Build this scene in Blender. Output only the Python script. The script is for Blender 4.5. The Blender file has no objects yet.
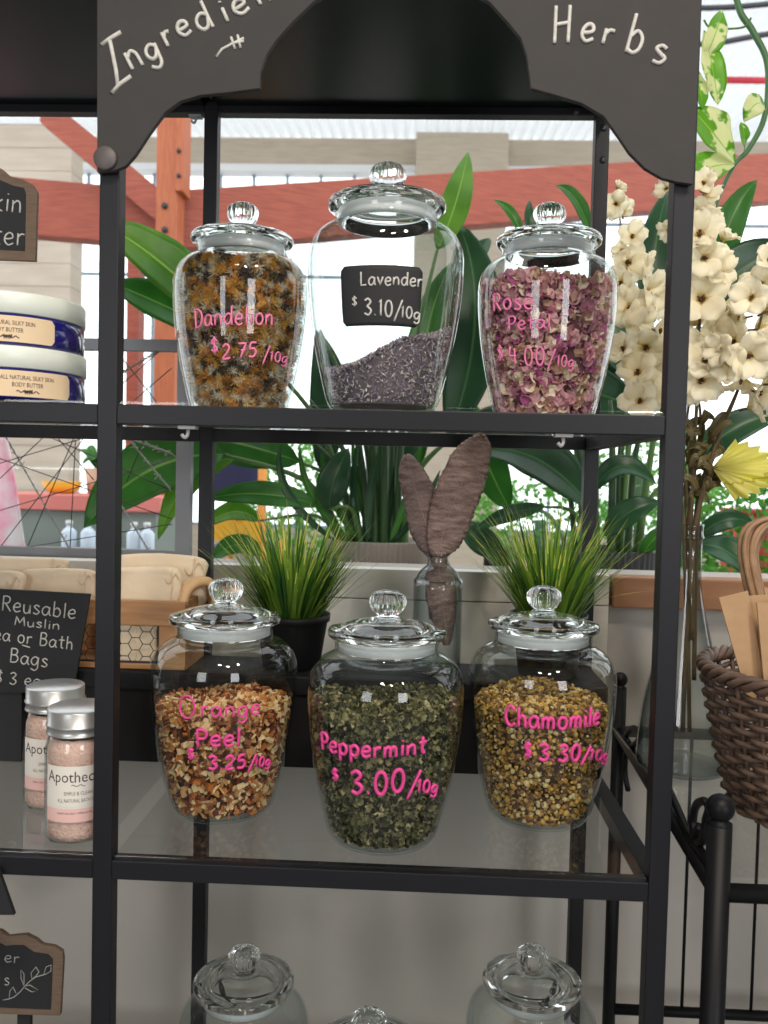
import bpy, bmesh, math, random
import numpy as np
from mathutils import Vector, Matrix

random.seed(7)
rng = np.random.default_rng(11)
SC = bpy.context.scene
COL = SC.collection
PI = math.pi

# ------------------------------------------------------------------ camera
CAM = np.array([.38, -1.055, 1.5])
YAW, PITCH, ROLL, FPX = .0395, .0389, .0238, 850.0
_cy, _sy, _cp, _sp = math.cos(YAW), math.sin(YAW), math.cos(PITCH), math.sin(PITCH)
FW = np.array([-_sy * _cp, _cy * _cp, -_sp])
_rt = np.array([_cy, _sy, 0.0])
_up = np.cross(_rt, FW)
RT = math.cos(ROLL) * _rt + math.sin(ROLL) * _up
UP = -math.sin(ROLL) * _rt + math.cos(ROLL) * _up
cd = bpy.data.cameras.new('camera')
cam = bpy.data.objects.new('camera', cd)
COL.objects.link(cam)
cam.matrix_world = Matrix(((RT[0], UP[0], -FW[0], CAM[0]), (RT[1], UP[1], -FW[1], CAM[1]),
                           (RT[2], UP[2], -FW[2], CAM[2]), (0, 0, 0, 1)))
cd.sensor_fit = 'VERTICAL'
cd.sensor_height = 36.0
cd.lens = FPX / 1024 * 36.0
cd.clip_start = .02
cd.clip_end = 200
cd.dof.use_dof = True
cd.dof.focus_distance = 1.3
cd.dof.aperture_fstop = 5.6
SC.camera = cam

# ------------------------------------------------------------------ light
SC.view_settings.view_transform = 'Standard'
SC.view_settings.look = 'None'
SC.view_settings.gamma = 1.0
SC.view_settings.exposure = 0.0
SC.view_settings.use_curve_mapping = False
W = bpy.data.worlds.new('sky')
SC.world = W
W.use_nodes = True
wb = W.node_tree.nodes['Background']
wb.inputs[0].default_value = (.93, .97, 1.0, 1)
wb.inputs[1].default_value = 2.3


def area(name, loc, target, sx, sy, power, col=(1, 1, 1)):
    l = bpy.data.lights.new(name, 'AREA')
    l.shape = 'RECTANGLE'
    l.size, l.size_y, l.energy, l.color = sx, sy, power, col
    o = bpy.data.objects.new(name, l)
    COL.objects.link(o)
    o.location = loc
    d = Vector(target) - Vector(loc)
    o.rotation_euler = d.to_track_quat('-Z', 'Y').to_euler()
    return o


area('window_daylight', (2.3, -3.85, 1.95), (.4, .2, 1.5), 1.0, 1.7, 44, (.95, .98, 1.0))
area('window_daylight', (-1.5, -3.85, 1.95), (.4, .2, 1.5), 1.0, 1.7, 32, (.95, .98, 1.0))
for lx, ly in ((.2, -1.5), (.75, -1.75), (1.2, -1.2)):
    area('ceiling_spot', (lx, ly, 3.12), (lx, ly + .55, 1.2), .18, .18, 18, (1.0, .90, .78))
SC.cycles.max_bounces = 14
SC.cycles.transparent_max_bounces = 32
SC.cycles.transmission_bounces = 12
SC.cycles.glossy_bounces = 6
SC.cycles.diffuse_bounces = 4
SC.cycles.sample_clamp_indirect = 6
SC.cycles.use_denoising = True


# ------------------------------------------------------------------ geometry helpers
def ray(px, py):
    return FW + (px - 384) / FPX * RT - (py - 512) / FPX * UP


def onY(px, py, Y):
    d = ray(px, py)
    return CAM + d * (Y - CAM[1]) / d[1]


def onZ(px, py, Z):
    d = ray(px, py)
    return CAM + d * (Z - CAM[2]) / d[2]


def onPlane(px, py, p, n):
    d = ray(px, py)
    return CAM + d * (np.dot(np.array(p) - CAM, n) / np.dot(d, n))


def scale_at(P):
    """metres per pixel at a point"""
    return float(np.dot(np.array(P) - CAM, FW)) / FPX


class MB:
    def __init__(self):
        self.v, self.f, self.m, self.s, self.uv = [], [], [], [], {}

    def add(self, verts, faces, mat=0, smooth=False):
        b = len(self.v)
        self.v.extend([tuple(float(c) for c in p) for p in verts])
        for f in faces:
            self.f.append(tuple(b + i for i in f))
            self.m.append(mat)
            self.s.append(smooth)
        return b

    def box(self, lo, hi, mat=0, M=None):
        x0, y0, z0 = lo
        x1, y1, z1 = hi
        vs = [(x0, y0, z0), (x1, y0, z0), (x1, y1, z0), (x0, y1, z0), (x0, y0, z1), (x1, y0, z1), (x1, y1, z1), (x0, y1, z1)]
        if M is not None:
            vs = [tuple(M @ Vector(p)) for p in vs]
        self.add(vs, [(0, 3, 2, 1), (4, 5, 6, 7), (0, 1, 5, 4), (1, 2, 6, 5), (2, 3, 7, 6), (3, 0, 4, 7)], mat)
        return self

    def hexa(self, p8, mat=0):
        self.add(p8, [(0, 3, 2, 1), (4, 5, 6, 7), (0, 1, 5, 4), (1, 2, 6, 5), (2, 3, 7, 6), (3, 0, 4, 7)], mat)
        return self

    def tube(self, pts, r, n=8, mat=0, cap=True, flat=1.0):
        P = [Vector(tuple(p)) for p in pts]
        Q = [P[0]]
        for p in P[1:]:
            if (p - Q[-1]).length > 1e-7:
                Q.append(p)
        P = Q
        if len(P) < 2:
            return self
        rs = r if hasattr(r, '__len__') else [r] * len(P)
        if len(rs) != len(P):
            rs = list(np.interp(np.linspace(0, 1, len(P)), np.linspace(0, 1, len(rs)), rs))
        T = []
        for i in range(len(P)):
            a, b = P[max(i - 1, 0)], P[min(i + 1, len(P) - 1)]
            t = (b - a)
            T.append(t.normalized() if t.length > 1e-9 else Vector((0, 0, 1)))
        ref = Vector((0, 0, 1)) if abs(T[0].z) < .9 else Vector((0, 1, 0))
        N = (ref - T[0] * ref.dot(T[0])).normalized()
        vs, fs = [], []
        for i, p in enumerate(P):
            N = N - T[i] * N.dot(T[i])
            N = N.normalized() if N.length > 1e-6 else T[i].orthogonal().normalized()
            B = T[i].cross(N)
            for k in range(n):
                a = 2 * PI * k / n
                vs.append(p + (N * math.cos(a) + B * math.sin(a) * flat) * rs[i])
        for i in range(len(P) - 1):
            for k in range(n):
                k2 = (k + 1) % n
                fs.append((i * n + k, i * n + k2, (i + 1) * n + k2, (i + 1) * n + k))
        if cap:
            fs.append(tuple(range(n - 1, -1, -1)))
            fs.append(tuple((len(P) - 1) * n + k for k in range(n)))
        self.add(vs, fs, mat, True)
        return self

    def lathe(self, prof, n=48, c=(0, 0, 0), mat=0, flute=None, closed=False, smooth=True):
        """profile of (r, z); r == 0 ends become poles"""
        vs, rings = [], []
        for j, (r, z) in enumerate(prof):
            if r < 1e-6:
                rings.append([len(vs)])
                vs.append((c[0], c[1], c[2] + z))
            else:
                ring = []
                for k in range(n):
                    a = 2 * PI * k / n
                    rr = r * (flute(a, j) if flute else 1)
                    ring.append(len(vs))
                    vs.append((c[0] + rr * math.cos(a), c[1] + rr * math.sin(a), c[2] + z))
                rings.append(ring)
        fs = []
        pairs = list(zip(rings[:-1], rings[1:]))
        if closed:
            pairs.append((rings[-1], rings[0]))
        for A, B in pairs:
            if len(A) == 1 and len(B) == 1:
                continue
            for k in range(n):
                k2 = (k + 1) % n
                if len(A) == 1:
                    fs.append((A[0], B[k2], B[k]))
                elif len(B) == 1:
                    fs.append((A[k], A[k2], B[0]))
                else:
                    fs.append((A[k], A[k2], B[k2], B[k]))
        self.add(vs, fs, mat, smooth)
        return self

    def prism(self, poly, y0, y1, mat=0):
        """polygon of (x, z) extruded along y"""
        n = len(poly)
        vs = [(x, y0, z) for x, z in poly] + [(x, y1, z) for x, z in poly]
        fs = [tuple(range(n)), tuple(range(2 * n - 1, n - 1, -1))]
        for i in range(n):
            j = (i + 1) % n
            fs.append((i, n + i, n + j, j))
        self.add(vs, fs, mat)
        return self

    def sphere(self, c, r, mat=0, n=16, m=10, sc=(1, 1, 1)):
        prof = [(r * math.sin(PI * i / m), -r * math.cos(PI * i / m)) for i in range(m + 1)]
        prof[0] = (0, -r)
        prof[-1] = (0, r)
        b = len(self.v)
        self.lathe(prof, n, (0, 0, 0), mat)
        for i in range(b, len(self.v)):
            x, y, z = self.v[i]
            self.v[i] = (c[0] + x * sc[0], c[1] + y * sc[1], c[2] + z * sc[2])
        return self

    def build(self, name, mats, parent=None, recalc=False, bevel=0.0, uv=None):
        if not isinstance(mats, (list, tuple)):
            mats = [mats]
        me = bpy.data.meshes.new(name)
        off = np.array(world_loc(parent)) if parent is not None else np.zeros(3)
        me.from_pydata([tuple(np.array(p) - off) for p in self.v], [], self.f)
        for m in mats:
            me.materials.append(m)
        me.polygons.foreach_set('material_index', self.m)
        me.polygons.foreach_set('use_smooth', self.s)
        if self.uv:
            ul = me.uv_layers.new(name='UVMap')
            for lp in me.loops:
                ul.data[lp.index].uv = self.uv.get(lp.vertex_index, (0, 0))
        if recalc:
            bm = bmesh.new()
            bm.from_mesh(me)
            bmesh.ops.recalc_face_normals(bm, faces=bm.faces)
            bm.to_mesh(me)
            bm.free()
        me.update()
        o = bpy.data.objects.new(name, me)
        COL.objects.link(o)
        if parent is not None:
            o.parent = parent
        if bevel:
            b = o.modifiers.new('bevel', 'BEVEL')
            b.width = bevel
            b.segments = 2
            b.limit_method = 'ANGLE'
        return o


def world_loc(o):
    p = Vector((0, 0, 0))
    while o is not None:
        p += o.location
        o = o.parent
    return tuple(p)


def tag(o, label=None, cat=None, group=None, kind=None):
    for k, v in (('label', label), ('category', cat), ('group', group), ('kind', kind)):
        if v:
            o[k] = v
    return o


def thing(name, loc, label, cat, group=None):
    o = bpy.data.objects.new(name, None)
    o.empty_display_size = .02
    COL.objects.link(o)
    o.location = tuple(float(c) for c in loc)
    return tag(o, label, cat, group)


def copy_tree(o, parent=None):
    c = o.copy()
    COL.objects.link(c)
    c.parent = parent
    for ch in list(o.children):
        copy_tree(ch, c)
    return c


def smooth_path(pts, k=6):
    """Catmull-Rom through the points"""
    P = [np.array(p, float) for p in pts]
    if len(P) < 3:
        return P
    out = []
    for i in range(len(P) - 1):
        p0, p1, p2, p3 = P[max(i - 1, 0)], P[i], P[i + 1], P[min(i + 2, len(P) - 1)]
        for j in range(k):
            t = j / k
            out.append(.5 * ((2 * p1) + (p2 - p0) * t + (2 * p0 - 5 * p1 + 4 * p2 - p3) * t * t + (3 * p1 - p0 - 3 * p2 + p3) * t ** 3))
    out.append(P[-1])
    return out


# ------------------------------------------------------------------ materials
def srgb(r, g, b):
    def f(c):
        c /= 255.0
        return c / 12.92 if c <= .04045 else ((c + .055) / 1.055) ** 2.4
    return (f(r), f(g), f(b), 1)


def mat(name, col, rough=.5, metal=0.0, noise=None, bump=None, spec=.5, transl=0.0, coat=0.0):
    """col: rgba; noise: (scale, colour2, stretch xyz, amount); bump: (scale, strength)"""
    m = bpy.data.materials.new(name)
    m.use_nodes = True
    nt = m.node_tree
    p = nt.nodes['Principled BSDF']
    p.inputs['Base Color'].default_value = col
    p.inputs['Roughness'].default_value = rough
    p.inputs['Metallic'].default_value = metal
    p.inputs['Specular IOR Level'].default_value = spec
    if coat:
        p.inputs['Coat Weight'].default_value = coat
    colsock = None
    if noise or bump:
        tc = nt.nodes.new('ShaderNodeTexCoord')
    if noise:
        sc, c2, st, amt = noise
        mp = nt.nodes.new('ShaderNodeMapping')
        mp.inputs['Scale'].default_value = st
        nt.links.new(tc.outputs['Object'], mp.inputs[0])
        nz = nt.nodes.new('ShaderNodeTexNoise')
        nz.inputs['Scale'].default_value = sc
        nz.inputs['Detail'].default_value = 5
        nt.links.new(mp.outputs[0], nz.inputs['Vector'])
        rp = nt.nodes.new('ShaderNodeValToRGB')
        rp.color_ramp.elements[0].position = .5 - .5 * amt
        rp.color_ramp.elements[1].position = .5 + .5 * amt
        rp.color_ramp.elements[0].color = col
        rp.color_ramp.elements[1].color = c2
        nt.links.new(nz.outputs['Fac'], rp.inputs[0])
        colsock = rp.outputs[0]
        nt.links.new(colsock, p.inputs['Base Color'])
    if bump:
        nb = nt.nodes.new('ShaderNodeTexNoise')
        nb.inputs['Scale'].default_value = bump[0]
        nb.inputs['Detail'].default_value = 4
        nt.links.new(tc.outputs['Object'], nb.inputs['Vector'])
        bp = nt.nodes.new('ShaderNodeBump')
        bp.inputs['Strength'].default_value = bump[1]
        bp.inputs['Distance'].default_value = .004
        nt.links.new(nb.outputs['Fac'], bp.inputs['Height'])
        nt.links.new(bp.outputs[0], p.inputs['Normal'])
    if transl:
        tr = nt.nodes.new('ShaderNodeBsdfTranslucent')
        tr.inputs[0].default_value = col
        if colsock:
            nt.links.new(colsock, tr.inputs[0])
        mx = nt.nodes.new('ShaderNodeMixShader')
        mx.inputs[0].default_value = transl
        nt.links.new(p.outputs[0], mx.inputs[1])
        nt.links.new(tr.outputs[0], mx.inputs[2])
        nt.links.new(mx.outputs[0], nt.nodes['Material Output'].inputs[0])
    return m


def thin_glass(name, tint=(.97, .985, .98), edge=(.72, .78, .78), ior=1.5, blend=.25):
    """a thin clear sheet: Fresnel reflection over straight transmission"""
    m = bpy.data.materials.new(name)
    m.use_nodes = True
    nt = m.node_tree
    nt.nodes.remove(nt.nodes['Principled BSDF'])
    tr = nt.nodes.new('ShaderNodeBsdfTransparent')
    gl = nt.nodes.new('ShaderNodeBsdfGlossy')
    gl.inputs['Roughness'].default_value = .02
    gl.inputs['Color'].default_value = (1, 1, 1, 1)
    lw = nt.nodes.new('ShaderNodeLayerWeight')
    lw.inputs[0].default_value = blend
    mc = nt.nodes.new('ShaderNodeMix')
    mc.data_type = 'RGBA'
    mc.inputs[6].default_value = (*tint, 1)
    mc.inputs[7].default_value = (*edge, 1)
    nt.links.new(lw.outputs['Facing'], mc.inputs[0])
    nt.links.new(mc.outputs[2], tr.inputs[0])
    fr = nt.nodes.new('ShaderNodeFresnel')
    fr.inputs[0].default_value = ior
    mx = nt.nodes.new('ShaderNodeMixShader')
    geo = nt.nodes.new('ShaderNodeNewGeometry')
    mul = nt.nodes.new('ShaderNodeMath')
    mul.operation = 'MULTIPLY'
    inv = nt.nodes.new('ShaderNodeMath')
    inv.operation = 'SUBTRACT'
    inv.inputs[0].default_value = 1.0
    nt.links.new(geo.outputs['Backfacing'], inv.inputs[1])
    nt.links.new(fr.outputs[0], mul.inputs[0])
    nt.links.new(inv.outputs[0], mul.inputs[1])
    nt.links.new(mul.outputs[0], mx.inputs[0])
    nt.links.new(tr.outputs[0], mx.inputs[1])
    nt.links.new(gl.outputs[0], mx.inputs[2])
    nt.links.new(mx.outputs[0], nt.nodes['Material Output'].inputs[0])
    return m


def thick_glass(name, col=(.985, .995, .993, 1), rough=0.0, ior=1.48):
    m = bpy.data.materials.new(name)
    m.use_nodes = True
    nt = m.node_tree
    nt.nodes.remove(nt.nodes['Principled BSDF'])
    g = nt.nodes.new('ShaderNodeBsdfGlass')
    g.inputs['Color'].default_value = col
    g.inputs['Roughness'].default_value = rough
    g.inputs['IOR'].default_value = ior
    nt.links.new(g.outputs[0], nt.nodes['Material Output'].inputs[0])
    return m


def leaf_mat(name, c1, c2, rib, transl=.45, rough=.35, variegate=None):
    m = bpy.data.materials.new(name)
    m.use_nodes = True
    nt = m.node_tree
    p = nt.nodes['Principled BSDF']
    p.inputs['Roughness'].default_value = rough
    uv = nt.nodes.new('ShaderNodeUVMap')
    sp = nt.nodes.new('ShaderNodeSeparateXYZ')
    nt.links.new(uv.outputs[0], sp.inputs[0])
    tc = nt.nodes.new('ShaderNodeTexCoord')
    nz = nt.nodes.new('ShaderNodeTexNoise')
    nz.inputs['Scale'].default_value = 9
    nt.links.new(tc.outputs['Object'], nz.inputs['Vector'])
    rp = nt.nodes.new('ShaderNodeValToRGB')
    rp.color_ramp.elements[0].position = .35
    rp.color_ramp.elements[1].position = .65
    rp.color_ramp.elements[0].color = c1
    rp.color_ramp.elements[1].color = c2
    nt.links.new(nz.outputs['Fac'], rp.inputs[0])
    base = rp.outputs[0]
    if variegate:
        n2 = nt.nodes.new('ShaderNodeTexNoise')
        n2.inputs['Scale'].default_value = 24
        n2.inputs['Detail'].default_value = 3
        nt.links.new(tc.outputs['Object'], n2.inputs['Vector'])
        r2 = nt.nodes.new('ShaderNodeValToRGB')
        r2.color_ramp.elements[0].position = .53
        r2.color_ramp.elements[1].position = .57
        r2.color_ramp.elements[0].color = (0, 0, 0, 1)
        r2.color_ramp.elements[1].color = (1, 1, 1, 1)
        nt.links.new(n2.outputs['Fac'], r2.inputs[0])
        mv = nt.nodes.new('ShaderNodeMix')
        mv.data_type = 'RGBA'
        mv.inputs[7].default_value = variegate
        nt.links.new(r2.outputs[0], mv.inputs[0])
        nt.links.new(base, mv.inputs[6])
        base = mv.outputs[2]
    # mid rib: |u - .5| small
    sb = nt.nodes.new('ShaderNodeMath')
    sb.operation = 'SUBTRACT'
    sb.inputs[1].default_value = .5
    nt.links.new(sp.outputs[0], sb.inputs[0])
    ab = nt.nodes.new('ShaderNodeMath')
    ab.operation = 'ABSOLUTE'
    nt.links.new(sb.outputs[0], ab.inputs[0])
    lt = nt.nodes.new('ShaderNodeMath')
    lt.operation = 'LESS_THAN'
    lt.inputs[1].default_value = .022
    nt.links.new(ab.outputs[0], lt.inputs[0])
    mr = nt.nodes.new('ShaderNodeMix')
    mr.data_type = 'RGBA'
    mr.inputs[7].default_value = rib
    nt.links.new(lt.outputs[0], mr.inputs[0])
    nt.links.new(base, mr.inputs[6])
    nt.links.new(mr.outputs[2], p.inputs['Base Color'])
    tr = nt.nodes.new('ShaderNodeBsdfTranslucent')
    nt.links.new(mr.outputs[2], tr.inputs[0])
    mx = nt.nodes.new('ShaderNodeMixShader')
    mx.inputs[0].default_value = transl
    nt.links.new(p.outputs[0], mx.inputs[1])
    nt.links.new(tr.outputs[0], mx.inputs[2])
    nt.links.new(mx.outputs[0], nt.nodes['Material Output'].inputs[0])
    return m


M = {}
M['black'] = mat('black_powder_coat', (.008, .008, .011, 1), .45, spec=.3)
M['black_panel'] = mat('black_sheet', (.006, .008, .010, 1), .25, spec=.22)
M['iron'] = mat('black_iron', (.005, .005, .006, 1), .45, spec=.2)
M['riser'] = mat('black_painted_wood', (.007, .007, .008, 1), .6, bump=(120, .1), spec=.25)
M['shelf_glass'] = thin_glass('shelf_glass', (.985, .99, .985), (.95, .965, .955))
M['jar_glass'] = thin_glass('jar_glass')
M['lid_glass'] = thick_glass('lid_glass')
M['seal'] = mat('clear_plastic_seal', (.97, .97, .97, 1), .35, transl=.45)
M['vase_glass'] = thin_glass('vase_glass', (.95, .97, .97), (.34, .4, .4), 1.6, .32)
M['pink'] = mat('pink_chalk_marker', srgb(226, 70, 148), .6)
M['pink_pale'] = mat('faded_pink_chalk_marker', srgb(240, 130, 178), .6)
M['chalk'] = mat('white_chalk', (.62, .6, .56, 1), .9, noise=(160, (.45, .44, .41, 1), (1, 1, 1), .5))
M['chalk_dim'] = mat('grey_chalk', (.35, .35, .34, 1), .9)
M['slate'] = mat('charcoal_sign_board', (.034, .031, .0305, 1), .85, noise=(30, (.041, .0375, .0365, 1), (1, 1, 1), .6))
M['slate_dark'] = mat('chalkboard', (.012, .012, .014, 1), .7)
M['magnet'] = mat('round_magnet', (.09, .075, .072, 1), .5)
M['signwood'] = mat('sign_frame_wood', srgb(120, 100, 84), .75, noise=(40, srgb(92, 74, 60), (1, 1, 8), .7))
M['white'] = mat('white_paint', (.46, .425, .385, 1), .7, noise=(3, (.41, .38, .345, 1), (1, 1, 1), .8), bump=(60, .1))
M['plank'] = mat('white_planks', (.76, .73, .67, 1), .65, noise=(6, (.66, .62, .55, 1), (1, 1, 12), .9), bump=(40, .12))
M['timber'] = mat('red_timber', srgb(166, 84, 60), .6, noise=(7, srgb(126, 54, 40), (1, 1, 16), .5))
M['timber_post'] = mat('orange_timber', srgb(186, 106, 66), .6, noise=(8, srgb(150, 76, 46), (14, 14, 1), .5))
M['greywood'] = mat('weathered_grey_wood', srgb(190, 178, 160), .8, noise=(4, srgb(160, 146, 128), (1, 1, 10), .9))
M['concrete'] = mat('weathered_board_wall', srgb(196, 184, 168), .85, noise=(2.2, srgb(160, 146, 130), (1, 1, 6), .8))
M['roof'] = mat('white_corrugated_roof', (.8, .82, .83, 1), .5, transl=.35)
M['mullion'] = mat('dark_window_bars', srgb(120, 140, 156), .5)
M['trimwhite'] = mat('pale_trim', (.7, .7, .7, 1), .6)
M['floor'] = mat('pale_concrete_floor', (.3, .29, .27, 1), .6, noise=(1.5, (.24, .23, .22, 1), (1, 1, 1), .8))
M['ceil'] = mat('ceiling_board', (.4, .38, .35, 1), .8)
M['inwall'] = mat('shop_wall', (.28, .26, .24, 1), .8)
M['woodrail'] = mat('brown_wood_rail', srgb(166, 118, 80), .55, noise=(9, srgb(138, 92, 58), (1, 8, 8), .8))
M['acacia'] = mat('acacia_wood', srgb(196, 148, 100), .55, noise=(9, srgb(140, 92, 56), (1, 6, 10), .7))
M['handle'] = mat('pale_wood_handle', srgb(205, 165, 120), .55)
M['muslin'] = mat('unbleached_muslin', srgb(236, 216, 188), .9, bump=(28, .7), noise=(20, srgb(214, 192, 162), (1, 1, 1), .8))
M['wire'] = mat('black_wire', (.02, .02, .02, 1), .4)
M['steel'] = mat('grey_steel', (.2, .2, .21, 1), .45, .6)
M['silverwire'] = mat('silver_wire', (.32, .3, .28, 1), .35, .7)
M['grassblade'] = leaf_mat('grass_blade', srgb(112, 150, 50), srgb(150, 180, 66), srgb(146, 176, 64), .45, .4)
M['grassdark'] = leaf_mat('grass_blade_dark', srgb(50, 92, 40), srgb(80, 124, 48), srgb(80, 124, 52), .4, .4)
M['grasstip'] = leaf_mat('grass_blade_tip', srgb(206, 210, 90), srgb(236, 226, 120), srgb(216, 214, 100), .4, .45)
M['pot'] = mat('black_plastic_pot', (.009, .009, .010, 1), .5, spec=.3)
M['greypot'] = mat('grey_ribbed_planter', srgb(150, 142, 134), .6)
M['blackpot'] = mat('black_ribbed_planter', (.03, .03, .033, 1), .45)
M['soil'] = mat('potting_soil', (.03, .02, .014, 1), .95, bump=(80, .8))
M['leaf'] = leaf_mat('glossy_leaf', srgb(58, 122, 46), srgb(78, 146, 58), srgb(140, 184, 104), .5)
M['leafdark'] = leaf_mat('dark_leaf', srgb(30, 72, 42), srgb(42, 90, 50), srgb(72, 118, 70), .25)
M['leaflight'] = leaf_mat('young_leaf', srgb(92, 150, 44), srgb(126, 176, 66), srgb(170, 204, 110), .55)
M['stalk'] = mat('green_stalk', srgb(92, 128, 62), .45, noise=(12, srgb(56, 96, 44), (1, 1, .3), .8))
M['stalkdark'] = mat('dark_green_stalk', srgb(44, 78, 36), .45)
M['pothos'] = leaf_mat('variegated_leaf', srgb(110, 176, 40), srgb(134, 196, 62), srgb(170, 210, 100), .5, .35, srgb(232, 236, 190))
M['pothosstem'] = mat('vine_stem', srgb(62, 104, 60), .5)
M['petal'] = mat('cream_petal', srgb(255, 250, 232), .6, transl=.55)
M['petal2'] = mat('cream_petal_throat', srgb(248, 232, 170), .6, transl=.5)
M['stamen'] = mat('brown_stamen', srgb(84, 58, 40), .8)
M['dryst'] = mat('dry_brown_stem', srgb(92, 76, 50), .8)
M['dryleaf'] = leaf_mat('dry_leaf', srgb(96, 84, 50), srgb(120, 108, 64), srgb(110, 96, 60), .3)
M['yellowleaf'] = leaf_mat('yellow_leaf', srgb(232, 224, 92), srgb(244, 238, 150), srgb(210, 200, 80), .55)
M['wicker'] = mat('brown_wicker', srgb(116, 92, 76), .55, noise=(60, srgb(66, 50, 42), (1, 1, 1), .7))
M['wickerpale'] = mat('pale_wicker', srgb(176, 140, 106), .55, noise=(60, srgb(130, 96, 70), (1, 1, 1), .7))
M['kraft'] = mat('kraft_paper', srgb(182, 148, 112), .85, noise=(60, srgb(170, 136, 100), (1, 1, 1), .7))
M['feather'] = mat('brown_feather', srgb(176, 150, 140), .9, noise=(26, srgb(112, 88, 82), (1, 1, 4.5), .4), bump=(300, 1.0))
M['feather2'] = mat('dark_feather', srgb(158, 134, 128), .9, noise=(24, srgb(100, 80, 76), (1, 1, 4), .45), bump=(280, 1.0))
M['quill'] = mat('pale_quill', srgb(150, 128, 116), .6)
M['cobalt'] = mat('cobalt_blue_plastic', (.012, .012, .14, 1), .12, coat=.5)
M['whitelid'] = mat('white_plastic_lid', (.74, .78, .7, 1), .35)
M['creamlabel'] = mat('cream_label', srgb(226, 200, 164), .7)
M['ink'] = mat('dark_ink', srgb(70, 56, 60), .8)
M['alum'] = mat('brushed_aluminium_lid', (.55, .55, .54, 1), .35, .85)
M['salt'] = mat('pink_bath_salt', srgb(244, 208, 194), .6, noise=(130, srgb(222, 172, 156), (1, 1, 1), .8), bump=(300, .8))
M['paperlabel'] = mat('white_paper_label', srgb(226, 220, 210), .7)
M['pinkband'] = mat('pink_label_band', srgb(228, 186, 178), .7)
M['rubber'] = mat('clear_hook_plastic', (.6, .6, .6, 1), .3, transl=.5)
M['counter'] = mat('grey_green_counter', srgb(124, 134, 128), .7)
M['countertop'] = mat('dusty_pink_counter_edge', srgb(206, 120, 112), .6)
M['yellow'] = mat('yellow_paint', srgb(236, 176, 46), .5)
M['navy'] = mat('navy_canvas', srgb(46, 50, 88), .8)
M['orange'] = mat('orange_varnish', srgb(214, 140, 50), .5)
M['terracotta'] = mat('pale_terracotta', srgb(200, 164, 140), .7)
M['bluewhite'] = mat('pale_blue_bottle', srgb(196, 212, 226), .3)
M['cloth'] = mat('pink_white_cloth', (.8, .76, .78, 1), .9, noise=(9, srgb(236, 150, 176), (1, 1, 1), .25))
M['red'] = mat('red_paint', srgb(206, 54, 70), .5)
M['cable'] = mat('black_cable', (.03, .03, .035, 1), .5)
M['bolt'] = mat('dark_bolt', (.02, .022, .03, 1), .4)
M['bush'] = leaf_mat('bright_bush_leaf', srgb(70, 140, 50), srgb(104, 170, 60), srgb(120, 180, 80), .5)


# ------------------------------------------------------------------ handwriting
def _circ(cx, cy, rx, ry, n=10, a0=90, span=365):
    return [(cx + rx * math.cos(math.radians(a0 + span * i / n)), cy + ry * math.sin(math.radians(a0 + span * i / n))) for i in range(n + 1)]


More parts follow.
